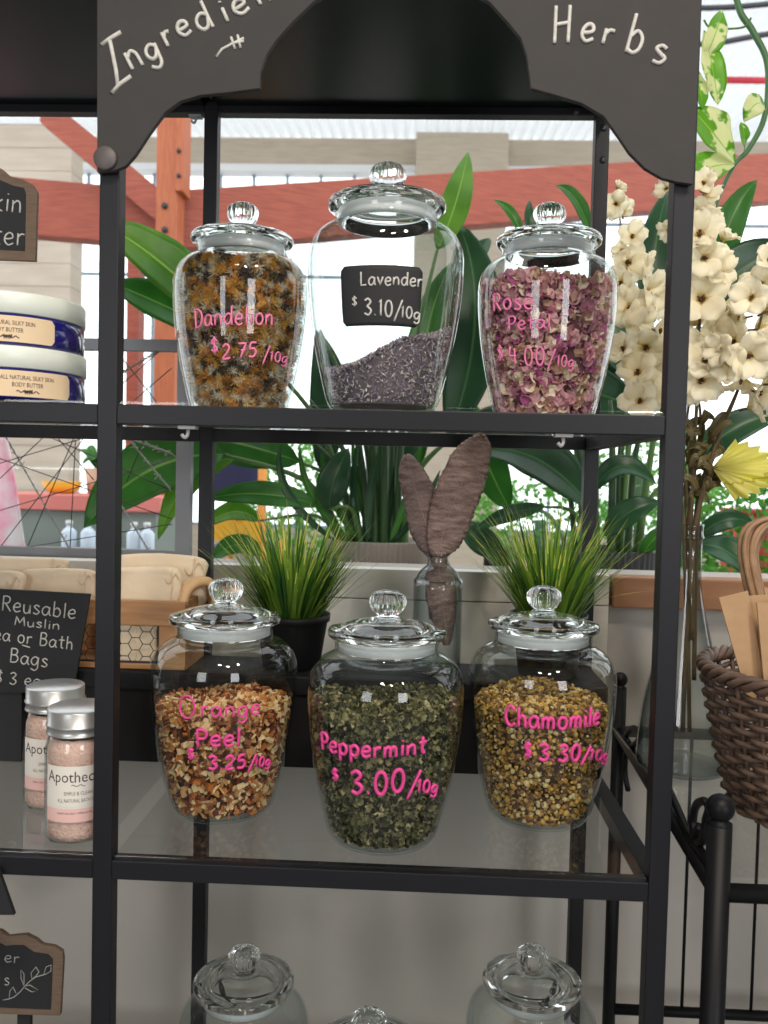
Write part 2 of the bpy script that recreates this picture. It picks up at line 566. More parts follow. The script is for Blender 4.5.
_bowl = [(.48, .5), (.3, .6), (.1, .45), (.06, .2), (.2, .02), (.38, .1), (.49, .4)]
G = {
    'a': (.62, [_bowl, [(.5, .58), (.5, .15), (.6, .02)]]),
    'b': (.6, [[(.1, 1), (.1, 0)], [(.1, .4), (.3, .58), (.5, .4), (.47, .12), (.3, 0), (.1, .08)]]),
    'c': (.55, [[(.48, .48), (.3, .6), (.1, .42), (.08, .18), (.25, 0), (.5, .1)]]),
    'd': (.62, [_bowl, [(.5, 1), (.5, .3), (.52, 0)]]),
    'e': (.56, [[(.08, .3), (.3, .31), (.46, .38), (.42, .55), (.26, .6), (.1, .45), (.07, .2), (.24, 0), (.5, .1)]]),
    'g': (.62, [_bowl, [(.5, .58), (.5, .1), (.48, -.2), (.3, -.38), (.06, -.26)]]),
    'h': (.58, [[(.1, 1), (.1, 0)], [(.1, .38), (.28, .58), (.44, .45), (.47, 0)]]),
    'i': (.26, [[(.12, .58), (.12, 0)], [(.12, .82), (.125, .86)]]),
    'k': (.55, [[(.1, 1), (.1, 0)], [(.45, .58), (.12, .25), (.48, 0)]]),
    'l': (.25, [[(.12, 1), (.12, 0)]]),
    'm': (.8, [[(.08, .58), (.08, 0)], [(.08, .38), (.22, .57), (.35, .45), (.36, 0)], [(.36, .38), (.5, .57), (.64, .45), (.66, 0)]]),
    'n': (.58, [[(.08, .58), (.08, 0)], [(.08, .38), (.28, .58), (.44, .45), (.47, 0)]]),
    'o': (.6, [_circ(.29, .29, .22, .3)]),
    'p': (.6, [[(.1, .58), (.1, -.38)], [(.1, .42), (.3, .6), (.5, .42), (.46, .12), (.28, 0), (.1, .1)]]),
    'r': (.48, [[(.1, .58), (.1, 0)], [(.1, .36), (.24, .55), (.42, .54)]]),
    's': (.5, [[(.42, .5), (.26, .6), (.1, .48), (.25, .32), (.42, .17), (.28, .0), (.06, .06)]]),
    't': (.5, [[(.25, .92), (.25, .12), (.4, 0)], [(.05, .6), (.46, .62)]]),
    'u': (.58, [[(.08, .58), (.1, .14), (.25, 0), (.42, .14), (.46, .58)], [(.46, .58), (.49, 0)]]),
    'v': (.52, [[(.05, .58), (.25, 0), (.46, .6)]]),
    'y': (.55, [[(.06, .58), (.1, .3), (.28, .22), (.46, .58)], [(.46, .58), (.4, -.2), (.2, -.38)]]),
    'B': (.66, [[(.1, 1), (.1, 0)], [(.1, .98), (.4, .97), (.5, .78), (.38, .56), (.1, .53)], [(.1, .53), (.45, .5), (.56, .27), (.42, .03), (.1, 0)]]),
    'C': (.66, [[(.58, .82), (.4, 1), (.15, .85), (.06, .45), (.18, .08), (.4, 0), (.6, .16)]]),
    'D': (.7, [[(.12, 1), (.1, 0)], [(.02, .98), (.35, .97), (.6, .72), (.58, .3), (.35, .04), (.02, 0)]]),
    'H': (.72, [[(.1, 1), (.12, 0)], [(.58, 1), (.58, 0)], [(.1, .5), (.6, .55)]]),
    'I': (.55, [[(.27, 1), (.27, 0)], [(.02, .98), (.52, 1.02)], [(.02, 0), (.54, .02)]]),
    'L': (.6, [[(.1, 1), (.1, 0), (.52, .04)]]),
    'M': (.85, [[(.06, 0), (.14, 1), (.4, .3), (.66, 1), (.76, 0)]]),
    'O': (.8, [_circ(.38, .5, .32, .5)]),
    'P': (.62, [[(.1, 1), (.1, 0)], [(.1, .98), (.42, .97), (.55, .75), (.42, .5), (.1, .46)]]),
    'R': (.66, [[(.1, 1), (.1, 0)], [(.1, .98), (.42, .97), (.52, .77), (.4, .55), (.1, .5)], [(.25, .52), (.6, 0)]]),
    'S': (.6, [[(.5, .85), (.3, 1), (.1, .82), (.28, .54), (.5, .25), (.32, 0), (.05, .12)]]),
    'T': (.66, [[(.32, 1), (.32, 0)], [(.02, 1), (.64, 1)]]),
    '0': (.62, [_circ(.3, .5, .22, .5)]),
    '1': (.34, [[(.06, .82), (.18, 1), (.18, 0)]]),
    '2': (.6, [[(.08, .8), (.25, 1), (.46, .85), (.4, .5), (.05, 0), (.54, .03)]]),
    '3': (.6, [[(.08, .88), (.3, 1), (.47, .8), (.24, .54), (.24, .53), (.5, .28), (.32, 0), (.05, .1)]]),
    '4': (.64, [[(.18, 1), (.08, .48), (.56, .48)], [(.46, .9), (.44, 0)]]),
    '5': (.6, [[(.5, 1), (.16, 1)], [(.16, 1), (.12, .58), (.36, .6), (.5, .32), (.36, .03), (.06, .05)]]),
    '7': (.58, [[(.06, .97), (.52, 1), (.2, 0)], [(.2, .5), (.5, .55)]]),
    '/': (.44, [[(.4, 1.1), (.05, -.12)]]),
    '.': (.26, [[(.1, .02), (.13, .05)]]),
    '$': (.56, [[(.46, .8), (.28, .92), (.1, .74), (.26, .52), (.44, .3), (.28, .1), (.06, .2)], [(.28, 1.08), (.26, -.06)]]),
    ' ': (.36, []),
    '&': (.7, [[(.6, 0), (.2, .7), (.28, 1), (.42, .8), (.1, .3), (.2, 0), (.58, .4)]]),
}


def layout(text, jit=.03):
    """text -> (strokes in cap-height units, total width)"""
    out, x = [], 0.0
    r = random.Random(text)
    for ch in text:
        w, strokes = G[ch]
        dy = r.uniform(-jit, jit)
        for s in strokes:
            pts = [(x + a, b + dy) for a, b in s]
            sharp = ch in 'MLHITv147/' or len(pts) == 2
            out.append(pts if sharp else [tuple(p) for p in smooth_path(pts, 4)])
        x += w + .06
    return out, x - .06


def write(mb, text, fn, cap, width, r, n=5):
    """fn(a along metres, b up metres) -> 3-D point"""
    st, tw = layout(text)
    kx = width / tw
    for s in st:
        pts = []
        for i in range(len(s) - 1):
            a, b = s[i], s[i + 1]
            k = max(1, int(math.hypot((b[0] - a[0]) * kx, (b[1] - a[1]) * cap) / .004))
            for j in range(k):
                t = j / k
                pts.append(fn((a[0] + (b[0] - a[0]) * t) * kx, (a[1] + (b[1] - a[1]) * t) * cap))
        pts.append(fn(s[-1][0] * kx, s[-1][1] * cap))
        mb.tube(pts, r, n)


def write_on_Y(mb, text, p0, p1, cap_px, Y, r=.0012, shear=0.0):
    """writing on a vertical board at depth Y, from pixel baseline p0 to p1"""
    A, B = onY(p0[0], p0[1], Y), onY(p1[0], p1[1], Y)
    d = B - A
    L = np.linalg.norm(d)
    ex = d / L
    ez = np.array([-ex[2], 0, ex[0]])
    cap = cap_px * scale_at(A)
    write(mb, text, lambda a, b: A + ex * (a + shear * b) + ez * b, cap, L, r)


def print_text(mb, text, fn, height, width=None, mat_i=0):
    """printed type: the built-in font, tessellated, laid through fn"""
    cu = bpy.data.curves.new('type', 'FONT')
    cu.body = text
    cu.resolution_u = 2
    o = bpy.data.objects.new('type', cu)
    COL.objects.link(o)
    dg = bpy.context.evaluated_depsgraph_get()
    me = o.evaluated_get(dg).to_mesh()
    vs = [tuple(v.co) for v in me.vertices]
    fs = [tuple(p.vertices) for p in me.polygons]
    o.evaluated_get(dg).to_mesh_clear()
    bpy.data.objects.remove(o)
    bpy.data.curves.remove(cu)
    xs = [v[0] for v in vs]
    x0, x1 = min(xs), max(xs)
    k = height / .7
    kx = width / (x1 - x0) if width else k
    W_ = (x1 - x0) * kx
    mb.add([fn((v[0] - x0) * kx - W_ / 2, v[1] * k) for v in vs], fs, mat_i)


# ------------------------------------------------------------------ the setting
def struct(o):
    o['kind'] = 'structure'
    return o


b = MB(); b.box((-7, -4, -.1), (9, 14, 0)); struct(b.build('floor', M['floor']))
b = MB(); b.box((-3.2, -4, 3.2), (3.6, .62, 3.3)); struct(b.build('ceiling', M['ceil']))
b = MB(); b.box((-3.2, -4, 0), (-3.1, .62, 3.2)); struct(b.build('wall_left', M['inwall']))
b = MB(); b.box((3.5, -4, 0), (3.6, .62, 3.2)); struct(b.build('wall_right', M['inwall']))
b = MB()   # the shop wall behind the viewer, with two window openings
for x0, x1, z0, z1 in ((-3.2, 3.6, 0, 1.05), (-3.2, 3.6, 2.85, 3.2), (-3.2, -2.05, 1.05, 2.85), (-.95, 1.75, 1.05, 2.85), (2.85, 3.6, 1.05, 2.85)):
    b.box((x0, -4.1, z0), (x1, -4.0, z1))
struct(b.build('wall_front', M['inwall']))
# white half-wall behind the rack
WT = 1.318
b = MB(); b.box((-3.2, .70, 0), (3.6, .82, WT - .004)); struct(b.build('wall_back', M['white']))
xr = float(onY(609, 600, .655)[0])
b = MB()   # plank facing with seams, ends at xr
z = WT
while z > 1.03:
    h = .062 if z == WT else .145
    b.box((-1.6, .655, max(z - h + .002, 0)), (xr, .70, z))
    z -= h
struct(b.build('trim_1', M['plank'], bevel=.0015))
# timber rail on the wall to the right
z0, z1 = float(onY(640, 608, .655)[2]), float(onY(640, 577, .655)[2])
b = MB(); b.box((float(onY(613, 590, .65)[0]), .645, z0), (1.9, .70, z1)); struct(b.build('trim_2', M['woodrail'], bevel=.004))

# courtyard: far glazing, fascia, roof, pier
YF = 9.0


def zat(px, py, Y):
    return float(onY(px, py, Y)[2])


zt, zb = zat(300, 171, YF), .9
b = MB()
x = -6.0
while x < 9:
    b.box((x, YF, zat(300, 198, YF)), (x + .028, YF + .05, zt))
    if round((x + 6) / .395) % 4 == 0:
        b.box((x, YF, zb), (x + .028, YF + .05, zat(300, 198, YF)))
    x += .395
for zz in (zb, zat(660, 283, YF), zat(660, 226, YF), zat(300, 198, YF), zt - .03):
    b.box((-6, YF, zz), (9, YF + .05, zz + .03))
wn = struct(b.build('window_1', M['mullion']))
b = MB(); b.box((-6, YF + .02, zb), (9, YF + .028, zt)); b.build('pane', M['shelf_glass'], wn)
b = MB(); b.box((-6, YF, 0), (9, YF + .1, .9)); struct(b.build('wall_far', M['concrete']))
b = MB(); b.box((-6, YF - .12, zat(300, 171, YF - .12)), (9, YF + .1, zat(300, 164, YF - .12))); struct(b.build('trim_3', M['trimwhite']))
b = MB(); b.box((-6, YF - .1, zat(300, 164, YF - .1) + .002), (9, YF + .1, zat(300, 138, YF - .1))); struct(b.build('trim_4', M['greywood']))
xa, xb = float(onY(415, 200, 8.6)[0]), float(onY(506, 200, 8.6)[0])
b = MB(); b.box((xa, 8.5, 0), (xb, 8.75, zat(460, 136, 8.6))); struct(b.build('pillar', M['greywood']))
# corrugated roof
zr0, zr1 = zat(384, 139, YF), zat(384, -30, 5.0)
b = MB()
n = 500
vs, fs = [], []
for i in range(n + 1):
    xx = -6 + 15 * i / n
    dz = .02 * (1 if (i // 2) % 2 else -1)
    vs += [(xx, YF + .1, zr0 + dz + .02), (xx, 5.0, zr1 + dz)]
for i in range(n):
    fs.append((2 * i, 2 * i + 2, 2 * i + 3, 2 * i + 1))
b.add(vs, fs)
struct(b.build('roof', M['roof']))
# weathered wall on the left of the courtyard
p = onY(71, 200, 6.0)
b = MB()
z = 0
ztop = zat(40, 124, 6.0)
while z < ztop:
    b.box((-6, 6.0, z + .004), (float(p[0]), 6.25, min(z + .19, ztop))); z += .19
struct(b.build('wall_side', M['concrete']))


# timber frame
def beam(mb, a, c, h0, h1, th, mat_i=0):
    """a, c top-front corner points; heights downward, thickness along +y"""
    A, C_ = np.array(a), np.array(c)
    d = np.array([0, th, 0])
    mb.hexa([A - [0, 0, h0], C_ - [0, 0, h1], C_ - [0, 0, h1] + d, A - [0, 0, h0] + d, A, C_, C_ + d, A + d], mat_i)


YP = 3.4
foot = onY(168, 300, YP)
tf = thing('timber_frame', (foot[0], YP, 0), 'red brown timber post with bolted beams crossing the courtyard', 'timber frame')
b = MB()
A, B = onY(157, 100, YP), onY(157, 320, YP)
w = 22 * scale_at(A)
b.box((A[0], YP, 0), (A[0] + w, YP + .14, zat(168, 100, YP)))
b.build('post', M['timber_post'], tf, bevel=.006)
b = MB(); A2 = onY(177, 100, YP)
b.box((float(A2[0]), YP - .02, zat(180, 192, YP)), (float(A2[0]) + 8 * scale_at(A2), YP + .13, zat(180, 100, YP)))
b.build('post', M['timber_post'], tf, bevel=.004)
b = MB(); A3 = onY(130, 250, YP + .2)
b.box((float(A3[0]), YP + .16, 0), (float(A3[0]) + 12 * scale_at(A3), YP + .26, zat(130, 190, YP + .2)))
b.build('post', M['timber'], tf)
b = MB(); y0 = YP + .142
h = zat(-60, 170, y0) - zat(-60, 226, y0)
beam(b, onY(-60, 170, y0), onY(164, 190, y0), h, h, .12)
b.build('beam', M['timber'], tf, bevel=.005)
b = MB(); y1 = 5.2
beam(b, onY(160, 191, y0 - .0), onY(860, 147, y1), zat(180, 190, y0) - zat(180, 249, y0), zat(800, 149, y1) - zat(800, 196, y1), .12)
b.build('beam', M['timber'], tf, bevel=.005)
b = MB(); y2 = YP + .02
q = [onY(40, 92, y2), onY(158, 188, y2), onY(158, 222, y2), onY(40, 122, y2)]
b.hexa([q[3], q[2], q[2] + [0, .1, 0], q[3] + [0, .1, 0], q[0], q[1], q[1] + [0, .1, 0], q[0] + [0, .1, 0]])
b.build('brace', M['timber'], tf)
for px, py in ((165, 206), (165, 230), (179, 151), (179, 176)):
    c = onY(px, py, YP - (.02 if px > 170 else 0))
    b = MB(); b.tube([c + [0, .01, 0], c - [0, .012, 0]], .016 if px < 170 else .011, 10)
    b.build('bolt', M['bolt'], tf)

# ------------------------------------------------------------------ the black rack
T = .025
RW, RD = .68, .524
ZM, ZL, ZTOP = 1.586, 1.004, 2.181
XL = -.92
ZB = float(onY(244, 945, .28)[2]) - .343 - .0045
rack = thing('shelf_rack', (RW / 2, RD / 2, 0), 'tall black metal display rack with glass shelves holding the herb jars', 'shelf rack')
for x0 in (XL - T, -T, RW):
    for y0 in (0, RD - T):
        b = MB(); b.box((x0, y0, 0), (x0 + T, y0 + T, ZTOP)); b.build('post', M['black'], rack, bevel=.0015)
for zz in (ZB, ZL, ZM, ZTOP):
    for (xa_, xb_) in ((XL, -T), (0, RW)):
        for y0 in (0, RD - T):
            b = MB(); b.box((xa_, y0 + .0005, zz - T), (xb_, y0 + T - .0005, zz - .0005)); b.build('rail', M['black'], rack, bevel=.0012)
    for x0 in (XL - T, RW):
        b = MB(); b.box((x0 + .0005, T, zz - T), (x0 + T - .0005, RD - T, zz - .0005)); b.build('rail', M['black'], rack, bevel=.0012)
    for (xa_, xb_) in ((XL, -T), (0, RW)):
        b = MB()
        if zz == ZTOP:
            b.box((xa_ - .012, .012, zz), (xb_ + .012, RD - .012, zz + .003)); b.build('top_panel', M['black_panel'], rack)
            b = MB(); b.box((xa_, T, zz - .012), (xb_, RD - T, zz - .009)); b.build('top_panel', M['black_panel'], rack)
        else:
            b.box((xa_ + .001, .006, zz), (xb_ - .001, RD - .006, zz + .004)); b.build('glass_shelf', M['shelf_glass'], rack, bevel=.0008)
# bolt heads at the rear upper right joint
for px, py in ((576, 112), (604, 128), (603, 160)):
    c = onY(px, py, RD - T)
    b = MB(); b.sphere((c[0], c[1] - .001, c[2]), .006, sc=(1, .5, 1)); b.build('bolt', M['bolt'], rack)
SH = .0045   # glass thickness

# small stick-on hooks under the rails
for px, py, lab in ((188, 434, 'small clear hook stuck under the shelf below the dandelion jar'),
                    (563, 440, 'small clear hook stuck under the shelf below the rose petal jar'),
                    (196, 108, 'small white hook under the rack top beside the left sign edge')):
    Y = .012 if py > 200 else RD - .012
    zz = ZM - T if py > 200 else ZTOP - T
    c = onY(px, py, Y)
    b = MB()
    b.box((c[0] - .011, Y - .008, zz - .004), (c[0] + .011, Y + .008, zz - .0002))
    b.tube(smooth_path([(c[0], Y, zz - .004), (c[0], Y - .002, zz - .011), (c[0] - .003, Y - .004, zz - .015), (c[0] - .007, Y - .004, zz - .011)], 4), .0022, 6)
    tag(b.build('adhesive_hook', M['rubber']), lab, 'hook')

# ------------------------------------------------------------------ the header sign
YS = -.012
sg = thing('chalk_sign', onY(400, 40, YS), 'charcoal scalloped header sign with chalk words Ingredients and Herbs', 'sign')
out = [(97, -60), (97, 172), (112, 171), (125, 166), (135, 155), (150, 132), (165, 112), (180, 101), (200, 95), (230, 92), (260, 88), (260, 72), (266, 55),
       (276, 40), (292, 22), (313, 2), (340, -14), (380, -24), (420, -24), (460, -14), (490, 2), (508, 22), (521, 38), (527, 56), (531, 88), (556, 95), (582, 103), (604, 116),
       (617, 134), (630, 153), (645, 168), (662, 178), (678, 182), (693, 184), (697, 100), (702, -60)]
poly = [(float(onY(px, py, YS)[0]), float(onY(px, py, YS)[2])) for px, py in out]
b = MB(); b.prism(poly, YS, YS + .008); b.build('board', M['slate'], sg, recalc=True, bevel=.0006)
b = MB()
yw = YS - .0004
# Ingredients, rising to the right letter by letter
let = [('n', (131, 71), (146, 65), 30), ('g', (148, 61), (163, 56), 25), ('r', (166, 47), (176, 43), 25), ('e', (180, 38), (194, 32), 24),
       ('d', (199, 32), (216, 26), 28), ('i', (225, 22), (231, 20), 24), ('e', (236, 17), (252, 9), 24), ('n', (259, 6), (274, 0), 27), ('t', (280, -4), (292, -9), 24), ('s', (298, -11), (308, -14), 22)]
for ch, p0, p1, cap in let:
    write_on_Y(b, ch, p0, p1, cap, yw, .0025, -.12 if ch != 'I' else -.0)
for s in ([(216.5, 57), (222, 49), (230, 45), (244, 38)], [(231, 37), (235, 49)], [(237.5, 35), (240.5, 48)], [(230, 44), (244, 41)]):
    b.tube([onY(x_, y_, yw) for x_, y_ in s], .0018, 5)
for s in ([(101.5, 45), (111, 38), (121, 32)], [(110, 41), (113, 55), (116, 70), (118, 86)], [(112, 93), (120, 84), (131, 76)]):
    b.tube([onY(x_, y_, yw) for x_, y_ in s], .0027, 6)
b.build('handwriting', M['chalk'], sg)
b = MB()
for ch, p0, p1, cap in (('H', (551, 43), (572, 42), 36), ('e', (579, 41), (594, 42), 28), ('r', (600, 43), (613, 45), 25), ('b', (623, 52), (641, 55), 38), ('s', (650, 62), (666, 64), 29)):
    write_on_Y(b, ch, p0, p1, cap, yw, .0025, .08)
b.build('handwriting', M['chalk'], sg)
c = onY(106, 159, YS)
b = MB(); b.lathe([(0, 0), (.0135, 0), (.0145, .0015), (.0145, .004), (.013, .0055), (0, .0058)], 32)
for i in range(len(b.v)):
    x_, y_, z_ = b.v[i]
    b.v[i] = (c[0] + x_, YS - z_, c[2] + y_)
tag(b.build('round_magnet', M['magnet'], recalc=True), 'round grey brown magnet holding the lower corner of the sign', 'magnet')

# ------------------------------------------------------------------ glass jars
K = 1.075
OUT = [(r * K, z * K) for r, z in [(.055, 0), (.062, .0015), (.0675, .006), (.073, .017), (.080, .0445), (.0875, .078), (.0943, .118), (.0985, .158), (.0995, .187),
                                   (.0985, .202), (.0945, .215), (.087, .2255), (.077, .2325), (.0685, .237), (.066, .2405), (.0662, .250), (.069, .2545), (.069, .2565)]]


def dense(prof, k=3):
    return [tuple(p) for p in smooth_path(prof, k)]


OUTS = dense(OUT)
INN = [(max(r - .0035, .001), max(z, .007)) for r, z in OUTS]


def jar_r(z):
    return float(np.interp(z, [p[1] for p in OUTS], [p[0] for p in OUTS]))


def in_r(z):
    return jar_r(z) - .0045


jar0 = thing('glass_jar', (0, 0, 0), 'jar', 'jar', 'glass apothecary jars')
b = MB(); b.lathe([(0, 0)] + OUTS + INN[::-1] + [(0, .007)], 72); b.build('body', M['jar_glass'], jar0, recalc=True)
lid = [(0, .2735), (.03, .2710), (.048, .2635), (.0535, .252), (.0545, .239), (.0575, .239), (.0585, .2562), (.060, .2572), (.073, .2574), (.0748, .2590), (.0752, .2640), (.0742, .2668),
       (.066, .2688), (.060, .2703), (.053, .2735), (.042, .2765), (.028, .2795), (.018, .2815), (.0145, .2835), (.0135, .2852)]
lidp = [(0, lid[0][1] * K)] + [(r * K, z * K) for r, z in lid[1:]]
b = MB(); b.lathe(lidp + [(0, .2852 * K)], 72); lo = b.build('lid', M['lid_glass'], jar0, recalc=True)
kn = [(0, .2854), (.0135, .2854), (.0180, .2895), (.0218, .296), (.0230, .3025), (.0215, .3085), (.0175, .3130), (.012, .3158), (.006, .3171), (0, .3174)]
b = MB()
b.lathe([(r * K, z * K) for r, z in kn], 60, flute=lambda a, j: 1 + (.05 * math.cos(12 * a) if 2 <= j <= 6 else 0))
b.build('knob', M['lid_glass'], lo, recalc=True)
b = MB(); b.lathe([(.0578 * K, .240 * K), (.0612 * K, .2405 * K), (.0612 * K, .2485 * K), (.0604 * K, .2495 * K), (.0612 * K, .2505 * K), (.0612 * K, .256 * K), (.0586 * K, .256 * K)], 60, closed=True)
b.build('seal_ring', M['seal'], lo, recalc=True)

JARS = {}


def jar_hit(c, px, py):
    """where the view ray through a pixel meets the front of a jar: (angle, height)"""
    d = ray(px, py)
    zz = .15
    for _ in range(30):
        r_ = jar_r(min(max(zz, .005), .25)) + .0004
        ox, oy = CAM[0] - c[0], CAM[1] - c[1]
        a_ = d[0] ** 2 + d[1] ** 2
        b_ = 2 * (ox * d[0] + oy * d[1])
        c_ = ox * ox + oy * oy - r_ * r_
        disc = max(b_ * b_ - 4 * a_ * c_, 0)
        t = (-b_ - math.sqrt(disc)) / (2 * a_)
        P = CAM + d * t
        zz = P[2] - c[2]
    return math.atan2(P[1] - c[1], P[0] - c[0]), zz


def jar_write(mb, c, text, p0, p1, cap_px, r, lift=.0006):
    a0, z0 = jar_hit(c, *p0)
    a1, z1 = jar_hit(c, *p1)
    cap = cap_px * scale_at((c[0], c[1] - .1, c[2]))
    rr = jar_r((z0 + z1) / 2)
    Wd = (a1 - a0) * rr

    def fn(a, bb):
        t = a / Wd
        zz = z0 + (z1 - z0) * t + bb
        an = a0 + (a1 - a0) * t
        q = jar_r(zz) + lift
        return (c[0] + q * math.cos(an), c[1] + q * math.sin(an), c[2] + zz)
    write(mb, text, fn, cap, Wd, r)


jar_specs = [
    # key, pixel x, Y centre, shelf z, label
    ('dandelion', 241, .300, ZM + SH, 'lidded glass jar of dried dandelion with faded pink writing, left on the middle shelf'),
    ('lavender', 385, .125, ZM + SH, 'large clear glass jar with black Lavender label, part filled'),
    ('rose', 546, .285, ZM + SH, 'lidded glass jar of dried rose petals with faded pink writing'),
    ('orange', 224, .175, ZL + SH, 'lidded glass jar of orange peel chips beside the wooden crate'),
    ('peppermint', 385, .098, ZL + SH, 'lidded glass jar of dark green peppermint with pink writing'),
    ('chamomile', 541, .194, ZL + SH, 'lidded glass jar of golden chamomile with bright pink writing'),
    ('lowl', 244, .28, ZB + SH, 'empty glass jar on the bottom shelf, under the orange peel jar'),
    ('lowm', 369, .13, ZB + SH, 'bottom shelf glass jar of which only the lid top shows'),
    ('lowr', 532, .32, ZB + SH, 'empty glass jar on the bottom shelf, under the chamomile jar'),
]
ypx = {'dandelion': 330, 'lavender': 300, 'rose': 330, 'orange': 700, 'peppermint': 720, 'chamomile': 700, 'lowl': 975, 'lowm': 1020, 'lowr': 975}
for i, (key, px, Y, zz, lab) in enumerate(jar_specs):
    j = jar0 if i == 0 else copy_tree(jar0)
    X = float(onY(px, ypx[key], Y)[0])
    j.location = (X, Y, zz)
    j['label'] = lab
    JARS[key] = (j, np.array([X, Y, zz]))


# black label on the lavender jar
j, c = JARS['lavender']
a0, z0 = jar_hit(c, 343.5, 327)
a1, z1 = jar_hit(c, 423, 268)
b = MB()
vs, fs = [], []
NU, NV = 24, 14
for v in range(NV + 1):
    for u in range(NU + 1):
        s, t = u / NU, v / NV
        zz = z0 + (z1 - z0) * t
        cr = .07
        # rounded corners: pull the ends in
        edge = min(t, 1 - t) * (z1 - z0) / ((a1 - a0) * .1)
        ins = (1 - math.sqrt(max(0, 1 - (1 - min(edge / .08, 1)) ** 2))) * .05
        ss = ins + (1 - 2 * ins) * s
        an = a0 + (a1 - a0) * ss
        q = jar_r(zz) + .0006
        vs.append((c[0] + q * math.cos(an), c[1] + q * math.sin(an), c[2] + zz))
for v in range(NV):
    for u in range(NU):
        k = v * (NU + 1) + u
        fs.append((k, k + 1, k + NU + 2, k + NU + 1))
b.add(vs, fs, 0, True)
lb = b.build('label', M['slate_dark'], j)
so = lb.modifiers.new('thickness', 'SOLIDIFY'); so.thickness = .0004; so.offset = 1
b = MB()
jar_write(b, c, 'Lavender', (360, 286), (422, 287.5), 13, .0012, .0013)
jar_write(b, c, '$', (352, 306), (358, 306.5), 9, .0009, .0013)
jar_write(b, c, '3.10', (364, 315), (393, 317), 15.5, .0014, .0013)
jar_write(b, c, '/', (393, 319), (402, 319.5), 17, .0012, .0013)
jar_write(b, c, '10g', (400, 317), (420, 320), 11, .0012, .0013)
hw = b.build('handwriting', M['chalk'], None)
hw.parent = lb
me = hw.data
me.transform(Matrix.Translation(-Vector(world_loc(lb))))

TXT = {
    'dandelion': ('pink_pale', [('Dandelion', (195, 328), (273, 325.5), 18, .0016), ('$', (211, 353), (219, 354), 15, .0018), ('2.75', (222, 359), (257, 357), 14, .0018), ('/', (262, 362), (269, 362), 15, .0014), ('10g', (269, 361), (287, 363), 10, .0013)]),
    'rose': ('pink_pale', [('Rose', (493, 311), (534, 309), 17, .0017), ('Petal', (508, 331), (551, 328), 14, .0014), ('$', (498, 360), (504, 360), 14, .0015), ('4.00', (509, 365), (545, 366), 18, .0015), ('/', (546, 369), (555, 369), 18, .0013), ('10g', (556, 366), (574, 367), 11, .0013)]),
    'orange': ('pink', [('O', (179, 717), (197, 718), 23, .0014), ('range', (200, 716), (260, 714), 17, .0016), ('Peel', (196, 746), (241, 745), 18, .0022), ('$', (188, 759), (195, 759), 11, .0022), ('3.25', (208, 769), (246, 767), 14, .0022), ('/', (247, 771), (255, 770), 16, .0017), ('10g', (254, 766), (270, 765), 10, .0017)]),
    'peppermint': ('pink', [('Peppermint', (322, 749), (426, 752), 18, .0022), ('$', (333, 780), (339, 780), 12, .0022), ('3.00', (351, 793), (405, 791), 24, .0025), ('/', (406, 796), (419, 794), 24, .002), ('10g', (416, 791), (437, 792), 13, .0019)]),
    'chamomile': ('pink', [('Chamomile', (505, 724), (599, 724), 20, .0024), ('$', (524, 757), (532, 757), 15, .0027), ('3.30', (538, 760), (580, 760), 17, .0025), ('/', (580, 763), (589, 763), 17, .0019), ('10g', (588, 759), (606, 760), 11, .0021)]),
}
for key, (mm, rows) in TXT.items():
    j, c = JARS[key]
    b, b2 = MB(), MB()
    price = False
    for t, p0, p1, cap, r in rows:
        price = price or t == '$'
        jar_write(b2 if price else b, c, t, p0, p1, cap, r)
    b.build('handwriting', M[mm], j)
    b2.build('price_writing', M[mm], j)


# ------------------------------------------------------------------ dried contents
def scatter_mesh(name, templates, Tm, which, mats, matidx, label, cat, c, core=None):
    """templates: list of (verts Nx3, faces); Tm: (k,3,3) matrices, pos (k,3)"""
    R_, P_ = Tm
    V, F, MI = [], [], []
    base = 0
    for ti, (tv, tf_) in enumerate(templates):
        idx = np.nonzero(which == ti)[0]
        if not len(idx):
            continue
        vv = np.einsum('kij,nj->kni', R_[idx], tv) + P_[idx][:, None, :]
        nv = tv.shape[0]
        V.append(vv.reshape(-1, 3))
        for fi in tf_:
            fa = np.array(fi)[None, :] + base + (np.arange(len(idx)) * nv)[:, None]
            F.append(fa)
            MI.append(matidx[idx])
        base += nv * len(idx)
    V = np.concatenate(V)
    faces, mi = [], []
    for fa, m_ in zip(F, MI):
        faces.extend(map(tuple, fa.tolist()))
        mi.extend(m_.tolist())
    if core is not None:
        cb = core
        faces.extend([tuple(i + len(V) for i in f) for f in cb.f])
        mi.extend([len(mats) - 1] * len(cb.f))
        V = np.concatenate([V, np.array(cb.v)])
    lim = np.interp(np.clip(V[:, 2], .008, .25), [p[1] for p in OUTS], [p[0] for p in OUTS]) - .0042
    rad = np.hypot(V[:, 0], V[:, 1]) + 1e-9
    kk = np.minimum(1, lim / rad)
    V[:, 0] *= kk
    V[:, 1] *= kk
    V[:, 2] = np.maximum(V[:, 2], .0080)
    me = bpy.data.meshes.new(name)
    me.from_pydata(V.tolist(), [], faces)
    for m_ in mats:
        me.materials.append(m_)
    me.polygons.foreach_set('material_index', mi)
    me.update()
    o = bpy.data.objects.new(name, me)
    COL.objects.link(o)
    o.location = tuple(float(q) for q in c)
    return tag(o, label, cat, None, 'stuff')


